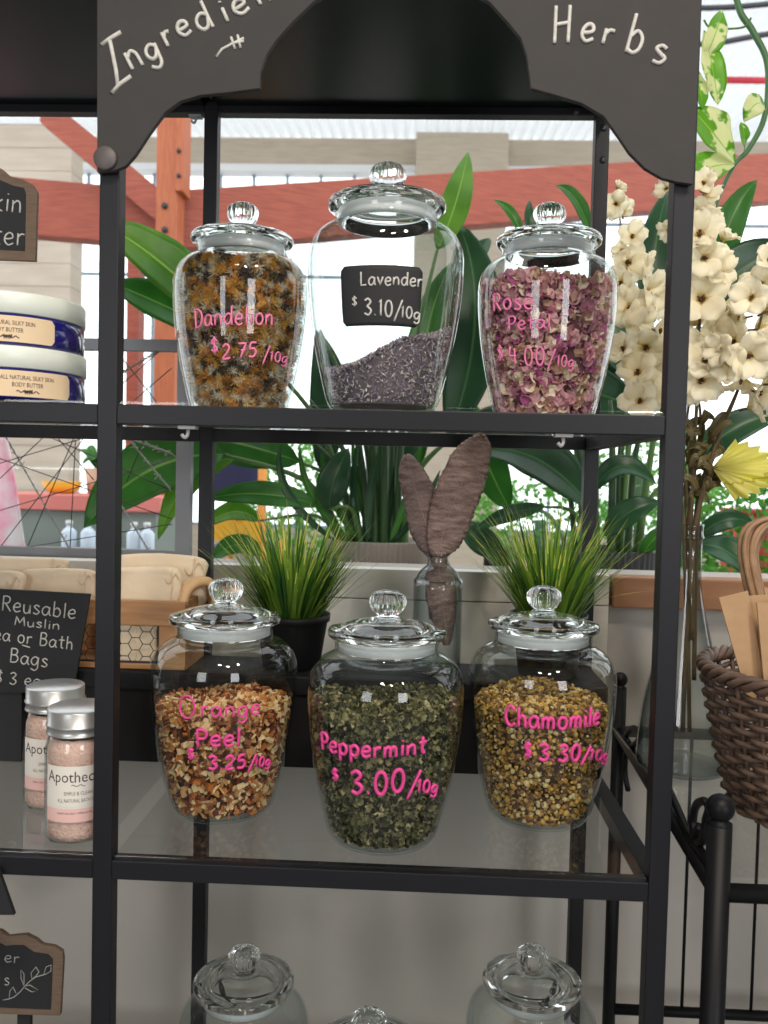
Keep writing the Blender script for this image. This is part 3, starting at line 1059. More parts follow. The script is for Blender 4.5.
def rand_rot(k, smin, smax, aniso=None):
    q = rng.normal(size=(k, 4))
    q /= np.linalg.norm(q, axis=1)[:, None]
    w, x, y, z_ = q.T
    R_ = np.empty((k, 3, 3))
    R_[:, 0, 0] = 1 - 2 * (y * y + z_ * z_); R_[:, 0, 1] = 2 * (x * y - z_ * w); R_[:, 0, 2] = 2 * (x * z_ + y * w)
    R_[:, 1, 0] = 2 * (x * y + z_ * w); R_[:, 1, 1] = 1 - 2 * (x * x + z_ * z_); R_[:, 1, 2] = 2 * (y * z_ - x * w)
    R_[:, 2, 0] = 2 * (x * z_ - y * w); R_[:, 2, 1] = 2 * (y * z_ + x * w); R_[:, 2, 2] = 1 - 2 * (x * x + y * y)
    s = rng.uniform(smin, smax, size=k)
    return R_ * s[:, None, None]


def fill_points(k, top, margin, depth=.006, topfrac=.25):
    """points just inside the wall and over the top surface; top(x, y) -> height"""
    P = []
    while len(P) < k:
        if rng.random() > topfrac:
            a = rng.uniform(0, 2 * PI)
            zz = rng.uniform(.010, .26)
            r_ = in_r(min(max(zz, .02), .2)) - margin - rng.random() * depth
            if zz < .02:
                r_ -= (.02 - zz) * .6
            x_, y_ = r_ * math.cos(a), r_ * math.sin(a)
            if zz < top(x_, y_):
                P.append((x_, y_, zz))
        else:
            a = rng.uniform(0, 2 * PI)
            u = math.sqrt(rng.random())
            x_, y_ = u * math.cos(a), u * math.sin(a)
            zz = top(x_ * .09, y_ * .09)
            r_ = in_r(min(zz, .2)) - margin
            x_, y_ = x_ * r_, y_ * r_
            P.append((x_, y_, top(x_, y_) + rng.uniform(-.004, .002)))
    return np.array(P)


def heap_core(top, inset):  # inner body of the heap; its dark colour stands in for shade between pieces
    mb = MB()
    n, rings = 48, 16
    vs = [(0, 0, .009)]
    prof = []
    for i in range(rings + 1):
        t = i / rings
        ring = []
        for k_ in range(n):
            a = 2 * PI * k_ / n
            cx, cy_ = math.cos(a), math.sin(a)
            zt_ = top(.09 * cx, .09 * cy_) - inset * .8
            zz = .009 + (zt_ - .009) * t
            r_ = in_r(min(max(zz, .02), .2)) - inset - (max(0, .02 - zz) * .6)
            ring.append((r_ * cx, r_ * cy_, zz))
        prof.append(ring)
    for ring in prof:
        vs += ring
    vs.append((0, 0, top(0, 0) - inset * .8))
    fs = []
    for k_ in range(n):
        k2 = (k_ + 1) % n
        fs.append((0, 1 + k2, 1 + k_))
        for i in range(rings):
            fs.append((1 + i * n + k_, 1 + i * n + k2, 1 + (i + 1) * n + k2, 1 + (i + 1) * n + k_))
        fs.append((1 + rings * n + k_, 1 + rings * n + k2, len(vs) - 1))
    mb.add(vs, fs)
    return mb


def chip(a, b_, c_, jit=.25):
    v = np.array([[-a, -b_, -c_], [a, -b_, -c_], [a, b_, -c_], [-a, b_, -c_], [-a, -b_, c_], [a, -b_, c_], [a, b_, c_], [-a, b_, c_]], float)
    v += rng.uniform(-jit, jit, size=v.shape) * np.array([a, b_, c_])
    return v, [(0, 3, 2, 1), (4, 5, 6, 7), (0, 1, 5, 4), (1, 2, 6, 5), (2, 3, 7, 6), (3, 0, 4, 7)]


def spindle(L, r):
    v = np.array([[0, 0, -L], [r, 0, 0], [-.5 * r, .87 * r, 0], [-.5 * r, -.87 * r, 0], [0, 0, L]], float)
    return v, [(0, 2, 1), (0, 3, 2), (0, 1, 3), (4, 1, 2), (4, 2, 3), (4, 3, 1)]


def flake(sz, curl):
    """a small curled, ragged flake"""
    n = 3
    vs = []
    ph = rng.uniform(0, 6)
    for i in range(n + 1):
        for k_ in range(n + 1):
            u, v = i / n * 2 - 1, k_ / n * 2 - 1
            q = 1 + .25 * math.sin(ph + 3 * u + 2 * v)
            vs.append((u * sz * q * (1 - .3 * abs(v)), v * sz * .8 * q * (1 - .3 * abs(u)), curl * sz * (u * u + .6 * math.sin(2.2 * v + ph))))
    fs = []
    for i in range(n):
        for k_ in range(n):
            o_ = i * (n + 1) + k_
            fs.append((o_, o_ + 1, o_ + n + 2, o_ + n + 1))
    return np.array(vs), fs


def tuft(k, L, w, updir=.0):
    """a dried flower head: many thin strips radiating from one point"""
    vs, fs = [], []
    for i in range(k):
        d = rng.normal(size=3)
        d[2] += updir
        d /= np.linalg.norm(d)
        s = np.cross(d, rng.normal(size=3))
        s /= np.linalg.norm(s)
        l = L * rng.uniform(.7, 1.1)
        o_ = len(vs)
        vs += [d * .1 * l - s * w, d * .1 * l + s * w, d * l + s * w * .5, d * l - s * w * .5]
        fs.append((o_, o_ + 1, o_ + 2, o_ + 3))
    return np.array(vs), fs


def bead(r, n=6, m=4, dome=1.0):
    vs, fs = [(0, 0, -r * dome)], []
    for i in range(1, m):
        for k_ in range(n):
            a = 2 * PI * k_ / n + i * .3
            rr = r * math.sin(PI * i / m) * rng.uniform(.9, 1.1)
            vs.append((rr * math.cos(a), rr * math.sin(a), -r * dome * math.cos(PI * i / m)))
    vs.append((0, 0, r * dome))
    for k_ in range(n):
        k2 = (k_ + 1) % n
        fs.append((0, 1 + k2, 1 + k_))
        for i in range(m - 2):
            fs.append((1 + i * n + k_, 1 + i * n + k2, 1 + (i + 1) * n + k2, 1 + (i + 1) * n + k_))
        fs.append((1 + (m - 2) * n + k_, 1 + (m - 2) * n + k2, len(vs) - 1))
    return np.array(vs, float), fs


def pick(k, w):
    w = np.array(w, float)
    return rng.choice(len(w), size=k, p=w / w.sum())


def dm(name, r, g, b_, transl=0.0, rough=.85):
    return mat(name, srgb(r, g, b_), rough, spec=.25, transl=transl)


def wavy(h, amp, seed):
    r_ = random.Random(seed)
    p1, p2 = r_.uniform(0, 6), r_.uniform(0, 6)
    return lambda x_, y_: h + amp * (math.sin(38 * x_ + p1) + math.cos(33 * y_ + p2)) * .5


# orange peel chips
k = 3300
top = wavy(.156, .007, 1)
tm = [chip(.0062, .0048, .0014), chip(.0050, .0042, .0022), chip(.0075, .0030, .0015), chip(.0038, .0036, .0020), chip(.0085, .0052, .0012)]
ms = [dm('peel_cream', 222, 190, 142), dm('peel_tan', 196, 146, 92), dm('peel_orange', 178, 104, 52), dm('peel_brown', 132, 76, 44), dm('peel_red_brown', 104, 52, 38), dm('peel_core_shade', 74, 42, 28)]  # last: dark core, shade between the chips put into its colour
scatter_mesh('dried_orange_peel', tm, (rand_rot(k, .55, 1.05), fill_points(k, top, .005)), pick(k, [1, 1, 1, 1, .6]), ms, pick(k, [3, 3, 2, 2, 1.6]),
             'cream, orange and brown dried orange peel chips inside a glass jar', 'orange peel', JARS['orange'][1], heap_core(top, .010))
# peppermint
k = 7500
top = wavy(.188, .008, 2)
tm = [flake(.0052, .7) for _ in range(5)] + [spindle(.006, .0007)]
ms = [dm('mint_olive', 132, 124, 86), dm('mint_green', 100, 98, 66), dm('mint_dark', 68, 68, 48), dm('mint_black', 42, 42, 32), dm('mint_pale', 172, 158, 118), dm('mint_core_shade', 36, 37, 28)]  # last: core colour painted dark as the shadow among the flakes
scatter_mesh('dried_peppermint', tm, (rand_rot(k, .5, 1.25), fill_points(k, top, .005)), pick(k, [1, 1, 1, 1, 1, .6]), ms, pick(k, [2.4, 3, 3, 1.6, .9]),
             'crumbled dark green dried peppermint leaf inside a glass jar', 'peppermint', JARS['peppermint'][1], heap_core(top, .009))
# chamomile
k = 9800
top = wavy(.174, .008, 3)
tm = [bead(.0048, 7, 5, .85), bead(.0036, 6, 4, .9), bead(.006, 8, 5, .8), flake(.0042, .8), spindle(.007, .0008), tuft(9, .006, .0006)]
ms = [dm('chamomile_gold', 204, 164, 84), dm('chamomile_ochre', 176, 134, 70), dm('chamomile_brown', 132, 98, 58), dm('chamomile_straw', 206, 184, 134), dm('chamomile_dark', 92, 66, 42), dm('chamomile_core_shade', 66, 46, 28)]  # last: core darkened to read as shadow between the heads
scatter_mesh('dried_chamomile', tm, (rand_rot(k, .42, .88), fill_points(k, top, .005)), pick(k, [2.2, 2.2, .9, 1.6, 1, 1.3]), ms, pick(k, [1.9, 2.6, 3.0, 1.6, 1.9]),
             'golden brown dried chamomile heads inside a glass jar', 'chamomile', JARS['chamomile'][1], heap_core(top, .010))
# lavender, heaped towards the right
k = 17000


def top(x_, y_):
    return .082 + .40 * x_ + .10 * y_ + .003 * math.sin(60 * x_) + .003 * math.cos(70 * y_)


tm = [spindle(.0040, .0011), spindle(.0030, .0013), spindle(.0050, .0009)]
ms = [dm('lavender_grey', 176, 162, 168), dm('lavender_violet', 148, 132, 150), dm('lavender_pale', 216, 204, 200), dm('lavender_dark', 104, 92, 102), dm('lavender_brown', 160, 142, 132), dm('lavender_core_shade', 104, 93, 99)]  # last: core tone, painted as shade in the gaps between buds
scatter_mesh('dried_lavender', tm, (rand_rot(k, .6, 1.2), fill_points(k, top, .004, .005, .5)), pick(k, [1, 1, 1]), ms, pick(k, [3, 3, 1.6, 2, 1.4]),
             'grey violet dried lavender buds heaped to one side in a glass jar', 'lavender', JARS['lavender'][1], heap_core(top, .007))
# rose petals
k = 2700
top = wavy(.212, .012, 5)
tm = [flake(.0125, .55) for _ in range(4)] + [flake(.0085, .8) for _ in range(3)] + [flake(.0055, .9)]
ms = [dm('rose_pink', 232, 176, 182, .25), dm('rose_mauve', 206, 140, 164, .25), dm('rose_cream', 244, 224, 196, .25), dm('rose_magenta', 190, 92, 150, .25), dm('rose_dry', 196, 152, 130, .25), dm('rose_core_shade', 104, 62, 72)]  # last: core painted as the shadow behind the petals
scatter_mesh('dried_rose_petals', tm, (rand_rot(k, .6, 1.15), fill_points(k, top, .008, .007)), pick(k, [1.3, 1.3, 1.3, 1.3, 1.2, 1.2, 1.2, 2]), ms, pick(k, [3.2, 2, 2.6, .8, 1.7]),
             'pink, mauve and cream dried rose petals inside a glass jar', 'rose petals', JARS['rose'][1], heap_core(top, .014))
# dandelion heads
k = 2600
top = wavy(.240, .010, 6)
tm = [tuft(80, .0120, .00045, .5), tuft(64, .0105, .0005, .3), tuft(40, .013, .0006, .9), tuft(70, .009, .0005), bead(.0055, 7, 5)]
ms = [dm('dandelion_orange', 226, 160, 72, .2), dm('dandelion_yellow', 232, 186, 96, .2), dm('dandelion_dark', 70, 60, 56), dm('dandelion_fluff', 236, 226, 206, .3), dm('dandelion_brown', 164, 116, 70), dm('dandelion_core_shade', 70, 54, 42)]  # last: core, shadow between the tufts painted as a dark brown
P = fill_points(k, top, .009, .008, .22)
mi = pick(k, [3, 2.0, 2.8, 3.2, 1.2])
scatter_mesh('dried_dandelion_heads', tm, (rand_rot(k, .75, 1.15), P), pick(k, [1, 1, .8, 1, .06]), ms, mi,
             'orange and dark brown dried dandelion heads with pale fluff in a glass jar', 'dandelion', JARS['dandelion'][1], heap_core(top, .015))

# ------------------------------------------------------------------ black riser at the back of the low shelf
ZRI = ZL + SH
RT_Z = 1.166
RX1 = float(onY(603, 745, .35)[0])
rs = thing('shelf_riser', (.1, .4, ZRI), 'long black wooden riser box standing along the back of the glass shelf', 'riser')
b = MB(); b.box((-.9, .358, ZRI), (RX1, .49, RT_Z - .032)); b.build('body', M['riser'], rs, bevel=.002)
b = MB(); b.box((-.905, .350, RT_Z - .0318), (RX1 + .006, .497, RT_Z)); b.build('top', M['riser'], rs, bevel=.003)
ZR = RT_Z + .0005


# ------------------------------------------------------------------ grass pots on the riser
def blade(mb, p, d, L, w, bend, mi):
    """one grass blade: a folded strip that droops"""
    n = 6
    h = Vector((d[0], d[1], 0))
    h = h.normalized() if h.length > 1e-4 else Vector((1, 0, 0))
    side = Vector((-h.y, h.x, 0))
    pos = Vector(p)
    dr = Vector(d).normalized()
    vs = []
    for i in range(n + 1):
        t = i / n
        ww = w * (1 - t ** 1.6) + .0001
        vs += [pos - side * ww, pos + Vector((0, 0, -.15 * ww)), pos + side * ww]
        dr = (dr + h * bend / n - Vector((0, 0, bend * .5 / n))).normalized()
        pos = pos + dr * (L / n)
    fs = []
    for i in range(n):
        o_ = i * 3
        fs += [(o_, o_ + 1, o_ + 4, o_ + 3), (o_ + 1, o_ + 2, o_ + 5, o_ + 4)]
    base = mb.add(vs, fs, mi, True)
    # paler tip
    for q in range(len(mb.m) - 4, len(mb.m)):
        if mi == 0 and random.random() < .35:
            mb.m[q] = 2
    for i in range(n + 1):
        for q in range(3):
            mb.uv[base + i * 3 + q] = (q / 2 * .8 + .55, i / n)


for px, rim_px, Yc, lab, seed, spread in ((292, 613, .425, 'black pot of artificial grass behind the orange peel jar', 3, 1.0), (548, 613, .42, 'black pot of artificial grass behind the chamomile jar', 8, .85)):
    random.seed(seed)
    c = onY(px, 640, Yc)
    ztop_ = zat(px, rim_px, Yc)
    H_ = ztop_ - ZR
    t = thing('potted_grass', (c[0], Yc, ZR), lab, 'potted grass', 'artificial grass pots')
    r1 = .066
    b = MB(); b.lathe([(0, 0), (.046, 0), (.050, .003), (r1 - .004, H_ - .014), (r1 - .003, H_ - .013), (r1, H_ - .012), (r1 + .001, H_), (r1 - .004, H_), (r1 - .006, H_ - .02), (0, H_ - .02)], 40, (c[0], Yc, ZR))
    b.build('pot', M['pot'], t, recalc=True)
    b = MB()
    for q in range(400):
        a = random.uniform(0, 2 * PI)
        rr = .045 * math.sqrt(random.random())
        lean = .06 + .72 * (rr / .045) ** 1.2 * random.uniform(.3, 1.05) * spread
        d = (math.cos(a) * lean, math.sin(a) * lean * .6, 1)
        L = random.uniform(.12, .235) * (1 if random.random() < .8 else .7)
        blade(b, (c[0] + rr * math.cos(a), Yc + rr * math.sin(a), ztop_ - .022), d, L, random.uniform(.0026, .0048), random.uniform(.05, .6), 0 if random.random() < .62 else 1)
    # a few long stray blades
    for a, L, lean in ((PI, .2, 1.0), (PI * 1.05, .17, .8), (.05, .2, 1.3), (.3, .18, .8), (PI * .9, .19, .7)):
        blade(b, (c[0], Yc, ztop_ - .015), (math.cos(a) * lean, math.sin(a) * lean * .5 - .1, 1), L, .0028, .7, 0)
    b.build('grass_blades', [M['grassblade'], M['grassdark'], M['grasstip']], t)

# ------------------------------------------------------------------ bottle with feathers
YBt = .425
c = onY(437, 620, YBt)
sc_ = scale_at((c[0], YBt, 1.3))
zn, zl_ = zat(437, 580, YBt) - ZR, zat(437, 553, YBt) - ZR
t = thing('feather_bottle', (c[0], YBt, ZR), 'slim clear glass bottle holding brown feathers, centre of the riser', 'bottle')
R0 = 24.5 * sc_
prof = [(R0 * .8, 0), (R0 * .96, .004), (R0, .012), (R0, zn - .012), (R0 * .95, zn), (R0 * .72, zn + .017), (R0 * .46, zn + .027), (R0 * .40, zn + .036), (R0 * .40, zl_ - .006), (R0 * .47, zl_ - .004), (R0 * .47, zl_)]
prof = dense(prof, 3)
b = MB(); b.lathe([(0, 0)] + prof + [(max(r - .002, .001), max(z_, .004)) for r, z_ in prof[::-1]] + [(0, .004)], 48, (c[0], YBt, ZR)); b.build('glass_body', M['vase_glass'], t, recalc=True)


def feather(name, path, wl, wr, Y, mats, lab, tilt=.0, seed=0):
    """vane around a px centre path; widths in px to the left and right of the shaft"""
    C = smooth_path([onY(px, py, Y) for px, py in path], 10)
    n = len(C)
    root = thing(name, C[-1], lab, 'feather', 'brown feathers in the bottle')
    b = MB()
    m = 12
    r_ = random.Random(seed)
    vs, fs = [], []
    for i, p in enumerate(C):
        t_ = i / (n - 1)
        a, e = C[max(i - 1, 0)], C[min(i + 1, n - 1)]
        T_ = (e - a) / np.linalg.norm(e - a)
        side = np.array([-T_[2], 0, T_[0]])
        if side[0] < 0:
            side = -side
        L_ = np.interp(t_, np.linspace(0, 1, len(wl)), wl) * scale_at(p)
        R_ = np.interp(t_, np.linspace(0, 1, len(wr)), wr) * scale_at(p)
        for k_ in range(m + 1):
            u = k_ / m * 2 - 1
            w = (L_ if u < 0 else R_) * u * (1 + .05 * r_.uniform(-1, 1))
            dep = .012 * u * u + tilt * u * .02 + .0026 * math.sin(i * 2.3 + k_ * .7) + r_.uniform(-.001, .001)
            vs.append(p + side * w + np.array([0, dep, 0]) + T_ * (.18 * abs(w)) * (-1 if T_[2] < 0 else 1) * -1)
    for i in range(n - 1):
        for k_ in range(m):
            o_ = i * (m + 1) + k_
            fs.append((o_, o_ + 1, o_ + m + 2, o_ + m + 1))
    b.add(vs, fs, 0, True)
    v = b.build('vane', mats, root)
    so = v.modifiers.new('thickness', 'SOLIDIFY'); so.thickness = .006; so.offset = 0
    b = MB(); b.tube([q - np.array([0, .0035, 0]) for q in C], [.0005, .0010, .0016], 6)
    b.build('quill', M['quill'], root)
    return root


feather('feather', [(482, 434), (479, 444), (471, 461), (463, 480), (454.5, 500), (447.5, 520), (441, 540), (438, 556), (439, 572), (441, 595), (444, 618), (447, 645)],
        [2, 14, 20, 22, 21, 19, 13, 5, 13, 15, 11, 2], [2, 14, 20, 23, 23, 23, 19, 6, 14, 15, 11, 2], YBt - .004, M['feather'],
        'taller brown barred feather leaning right out of the bottle', .1, 1)
feather('feather', [(407, 455), (409, 466), (414, 485), (420, 505), (426, 525), (431, 542), (434, 556), (435, 575), (434, 620)],
        [2, 10, 13, 15, 17, 13, 5, 7, 3], [2, 11, 17, 19, 18, 12, 5, 7, 3], YBt + .010, M['feather2'],
        'shorter darker brown feather leaning left out of the bottle', -.1, 2)

# ------------------------------------------------------------------ wooden crate with muslin bags
YC0 = .362
xr_ = float(onY(185, 660, YC0)[0])
xl_ = float(onY(-60, 660, YC0)[0])
cr = thing('wooden_crate', ((xl_ + xr_) / 2, .42, ZR), 'wooden crate with chicken wire front and bent wood handle on the riser', 'crate')
zt1 = zat(150, 601, YC0)
zt0 = zat(150, 626, YC0)
zb1 = zat(150, 664, YC0)
b = MB(); b.box((xl_, YC0, zt0), (xr_, YC0 + .012, zt1)); b.build('rail', M['acacia'], cr, bevel=.002)
b = MB(); b.box((xl_, YC0, ZR), (xr_, YC0 + .012, zb1)); b.build('rail', M['acacia'], cr, bevel=.002)
xs_ = float(onY(159, 640, YC0)[0])
b = MB(); b.box((xs_, YC0 + .0005, zb1), (xr_, YC0 + .0115, zt0)); b.build('stile', M['acacia'], cr)
b = MB(); b.box((xl_, YC0 + .0005, zb1), (xl_ + .02, YC0 + .0115, zt0)); b.build('stile', M['acacia'], cr)
b = MB()
b.box((xl_, .478, ZR), (xr_, .488, zt1)); b.box((xr_ - .012, YC0 + .012, ZR), (xr_, .478, zt1)); b.box((xl_, YC0 + .012, ZR), (xl_ + .012, .478, zt1)); b.box((xl_ + .012, YC0 + .012, ZR), (xr_ - .012, .478, ZR + .006))
b.build('box_sides', M['acacia'], cr)
b = MB()   # hexagonal chicken wire
ym = YC0 + .006
hx = .0125
zz = zb1 - .01
row = 0
while zz < zt0 + .02:
    xx = xl_ + (hx * 1.5 if row % 2 else 0)
    while xx < xs_ + .01:
        pts = [(xx + hx * math.cos(PI / 3 * q), ym, zz + hx * .98 * math.sin(PI / 3 * q)) for q in range(4)]
        pts = [(min(max(p_[0], xl_), xs_ + .002), p_[1], min(max(p_[2], zb1 - .002), zt0 + .002)) for p_ in pts]
        b.tube(pts, .0008, 5)
        xx += hx * 3
    zz += hx * .98 * math.sin(PI / 3)
    row += 1
b.box((xl_, ym - .002, zb1 - .001), (xs_ + .003, ym + .002, zb1 + .003)); b.box((xs_ - .002, ym - .002, zb1), (xs_ + .002, ym + .002, zt0))
b.build('chicken_wire', M['wire'], cr)
b = MB()   # bent wood handle at the right end
hp = [(183, 606), (187, 592), (197, 583), (208, 582), (215, 592), (216, 612)]
Hp = smooth_path([onY(px, py, .372 + .012 * i) for i, (px, py) in enumerate(hp)], 6)
b.tube(Hp, .0085, 10, flat=1.0)
Hp2 = smooth_path([onY(px - 4, py - 1, .40 + .012 * i) for i, (px, py) in enumerate(hp)], 6)
b.tube(Hp2, .007, 10)
b.build('handle', M['handle'], cr)


def bag(px0, px1, py0, py1, Y, depth, lab, seed):
    """a folded muslin pouch: squarish slack pillow with a drawstring"""
    A, B = onY(px0, py1, Y), onY(px1, py0, Y)
    cx, cz = (A[0] + B[0]) / 2, (A[2] + B[2]) / 2
    hw_, hh = abs(B[0] - A[0]) / 2, abs(B[2] - A[2]) / 2
    t_ = thing('muslin_bag', (cx, Y, cz - hh), lab, 'muslin bag', 'muslin bags in the crate')
    b = MB()
    n, m = 48, 26
    r_ = random.Random(seed)
    ph = [r_.uniform(0, 6) for _ in range(5)]
    vs, fs = [], []
    for i in range(m + 1):
        th = -PI / 2 + PI * i / m
        for k_ in range(n):
            a = 2 * PI * k_ / n

            def se(v, e):
                return math.copysign(abs(v) ** e, v)
            x_ = se(math.cos(th), .22) * se(math.cos(a), .18)
            y_ = se(math.cos(th), .5) * se(math.sin(a), .8)
            z_ = se(math.sin(th), .22)
            w = .10 * math.sin(5 * x_ + ph[0] + 3 * z_) + .12 * math.sin(9 * z_ + ph[1] + 4 * x_) + .08 * math.sin(17 * x_ + 6 * z_ + ph[4])
            vs.append((cx + hw_ * x_ * (1 + .05 * math.sin(5 * z_ + ph[2])), Y + depth * (y_ + w), cz + hh * (z_ * (1 + .05 * math.sin(2.6 * x_ + ph[3])))))
    for i in range(m):
        for k_ in range(n):
            k2 = (k_ + 1) % n
            fs.append((i * n + k_, i * n + k2, (i + 1) * n + k2, (i + 1) * n + k_))
    b.add(vs, fs, 0, True)
    b.build('pouch', M['muslin'], t_)
    b = MB()
    yy = Y - depth * 1.08
    for sx in ((-.82, .78) if seed != 6 else (.3,)):
        b.tube(smooth_path([(cx + hw_ * (sx + .03 * math.sin(9 * q + seed)), yy, cz + hh * (1 - .4 * q)) for q in range(5)], 4), .0011, 5)
    if seed != 6:
        b.tube(smooth_path([(cx + hw_ * (.6 + .1 * q), yy - .001, cz + hh * (.55 - .25 * math.sin(q * 1.6))) for q in range(5)], 4), .0011, 5)
    b.build('drawstring', M['muslin'], t_)


zc = zt1
bag(112, 206, 556, 606, .452, .012, 'cream muslin bag rising highest at the back of the crate by the handle', 1)
bag(110, 182, 568, 608, .408, .012, 'cream muslin bag at the crate front, right of the rack post', 2)
bag(-60, 70, 558, 606, .455, .012, 'cream muslin bag lying flat above the chalkboard, at the back', 3)
bag(22, 96, 570, 608, .42, .011, 'cream muslin bag folded over the crate front beside the rack post', 4)
bag(-50, 24, 572, 608, .39, .010, 'cream muslin bag in the crate front right behind the chalkboard', 5)

bag(100, 158, 622, 668, .386, .008, 'cream muslin bag inside the crate, seen through the chicken wire', 6)

# chalkboard price sign in front of the crate
YB_ = .33
q = [onY(-75, 585, YB_), onY(90, 594, YB_), onY(73, 694, YB_), onY(-75, 690, YB_)]
zs = ZL + SH
t = thing('chalkboard_sign', (float(q[0][0] + q[2][0]) / 2, YB_, zs), 'black chalkboard sign for reusable muslin tea or bath bags', 'sign')
b = MB(); b.prism([(float(p_[0]), float(p_[2])) for p_ in q], YB_, YB_ + .006); bd = b.build('board', M['slate_dark'], t, recalc=True)
b = MB(); yw = YB_ - .0004
for tx, p0, p1, cap, r in (('Reusable', (1, 610), (76, 619), 15, .0012), ('Muslin', (14, 625), (60, 630), 9, .0011), ('Tea or Bath', (-16, 638), (73, 650), 13, .0012), ('Bags', (9, 662), (48, 667), 14, .0012), ('$', (-4, 683), (2, 684), 13, .0010), ('3 ea', (9, 684), (41, 687), 12, .0011)):
    write_on_Y(b, tx, p0, p1, cap, yw, r)
b.tube([onY(22, 645, yw), onY(30, 647.5, yw)], .0011, 5)
b.build('handwriting', M['chalk'], t)
b = MB()   # little easel leg behind
b.box((float(onY(-20, 690, YB_)[0]), YB_ + .0062, zs), (float(onY(20, 690, YB_)[0]), YB_ + .02, float(onY(0, 660, YB_)[2]))); b.build('stand', M['slate_dark'], t)


# ------------------------------------------------------------------ bath salt jars
def cyl_fn(c, r, z0, ang0=-PI / 2, lift=.0004):
    def fn(a, bb):
        an = ang0 + a / r
        return (c[0] + (r + lift) * math.cos(an), c[1] + (r + lift) * math.sin(an), c[2] + z0 + bb)
    return fn


sj = thing('salt_jar', (0, 0, 0), 'pink bath salt jar', 'jar', 'bath salt jars')
RS = .041
body = [(RS * .8, 0), (RS * .95, .003), (RS, .012), (RS, .105), (RS * .97, .118), (RS * .9, .128), (RS * .84, .133), (RS * .84, .145)]
bp = dense(body, 3)
b = MB(); b.lathe([(0, 0)] + bp + [(r - .002, max(z_, .003)) for r, z_ in bp[::-1]] + [(0, .003)], 48); b.build('glass_body', M['jar_glass'], sj, recalc=True)
b = MB(); b.lathe([(0, .0035)] + [(r - .0035, max(z_, .0036)) for r, z_ in bp[:-5]] + [(RS * .8, .126), (0, .128)], 40); b.build('bath_salt', M['salt'], sj, recalc=True)
b = MB(); b.lathe([(0, .165), (RS * .9, .165), (RS * .93, .1635), (RS * .93, .147), (RS * .97, .146), (RS * .97, .1445), (RS * .93, .1435), (RS * .93, .136), (RS * .96, .135), (RS * .96, .1335), (RS * .85, .1335), (RS * .85, .160), (0, .160)], 56)
b.build('screw_lid', M['alum'], sj, recalc=True)
b = MB()
na = 24
for (za, zc_, mi) in ((.030, .047, 1), (.047, .049, 0), (.0492, .100, 0)):
    vs = []
    for i in range(na + 1):
        an = -PI / 2 - 1.05 + 2.1 * i / na
        for z_ in (za, zc_):
            vs.append(((RS + .0003) * math.cos(an), (RS + .0003) * math.sin(an), z_))
    b.add(vs, [(2 * i, 2 * i + 2, 2 * i + 3, 2 * i + 1) for i in range(na)], mi, True)
lb = b.build('label', [M['paperlabel'], M['pinkband']], sj)
b = MB()
print_text(b, 'Apothecary', cyl_fn((0, 0, 0), RS, .080), .0140, .080)
print_text(b, 'SIMPLE & CLEAN', cyl_fn((0, 0, 0), RS, .064), .0045, .034)
print_text(b, 'ALL NATURAL BATH SALT', cyl_fn((0, 0, 0), RS, .055), .0045, .05)
print_text(b, 'DEAD SEA SALT, HIMALAYAN SALT', cyl_fn((0, 0, 0), RS, .040), .0026, .05)
f = cyl_fn((0, 0, 0), RS, .076)
b.tube([f(-.008 + .016 * i / 10, .0012 * math.sin(i * 1.2)) for i in range(11)], .0004, 4)
b.build('print', M['ink'], lb)
P1 = onZ(55, 812, ZL + SH)
P2 = onZ(80, 846, ZL + SH)
sj.scale = (1.08, 1.08, 1.06)
s2 = copy_tree(sj)
sj.location = (float(onY(55, 760, P1[1] + RS)[0]), P1[1] + RS, ZL + SH)
s2.location = (float(onY(79, 790, P2[1] + RS)[0]), P2[1] + RS, ZL + SH)
sj['label'] = 'pink bath salt jar with metal lid, the rear one of the pair'
s2['label'] = 'pink bath salt jar with metal lid, standing nearer the shelf edge'
sj.rotation_euler.z = .30
s2.rotation_euler.z = .36

# ------------------------------------------------------------------ blue body butter jars
bj = thing('body_butter_jar', (0, 0, 0), 'blue jar', 'jar', 'cobalt blue body butter jars')
RB = .098
b = MB(); b.lathe([(0, 0), (RB * .95, 0), (RB * .985, .003), (RB * .985, .040), (RB * .9, .042), (0, .042)], 96); b.build('tub', M['cobalt'], bj, recalc=True)
b = MB(); b.lathe([(0, .0405), (RB * .985, .0405), (RB, .0412), (RB, .066), (RB * .985, .0685), (0, .0685)], 96); b.build('lid', M['whitelid'], bj, recalc=True)
lb_ang = .62
b = MB()
vs = []
for i in range(31):
    an = -PI / 2 - lb_ang + 2 * lb_ang * i / 30
    e = .006 * (1 - math.sqrt(max(0, 1 - (1 - min(min(i, 30 - i) / 1.6, 1)) ** 2)))
    for z_ in (.004 + e, .037 - e):
        vs.append(((RB * .985 + .0004) * math.cos(an), (RB * .985 + .0004) * math.sin(an), z_))
b.add(vs, [(2 * i, 2 * i + 2, 2 * i + 3, 2 * i + 1) for i in range(30)], 0, True)
lb = b.build('label', M['creamlabel'], bj)
b = MB()
fn = cyl_fn((0, 0, 0), RB * .985, 0, lift=.0008)
print_text(b, 'ALL NATURAL SILKY SKIN', lambda a, q: fn(a, q + .0255), .0055, .066)
print_text(b, 'BODY BUTTER', lambda a, q: fn(a, q + .0165), .0055, .038)
b.tube([fn(-.014 + .028 * i / 16, .0105 + .0014 * math.sin(i * 1.5)) for i in range(17)], .0006, 4)
b.tube([fn(-.005 + .010 * i / 12, .0105 + .003 * math.sin(i * 2.2)) for i in range(13)], .0008, 4)
b.build('print', M['ink'], lb)
pB = onY(12, 390, .10)
b2 = copy_tree(bj)
bj.location = (float(pB[0]) - .002, .102, ZM + SH)
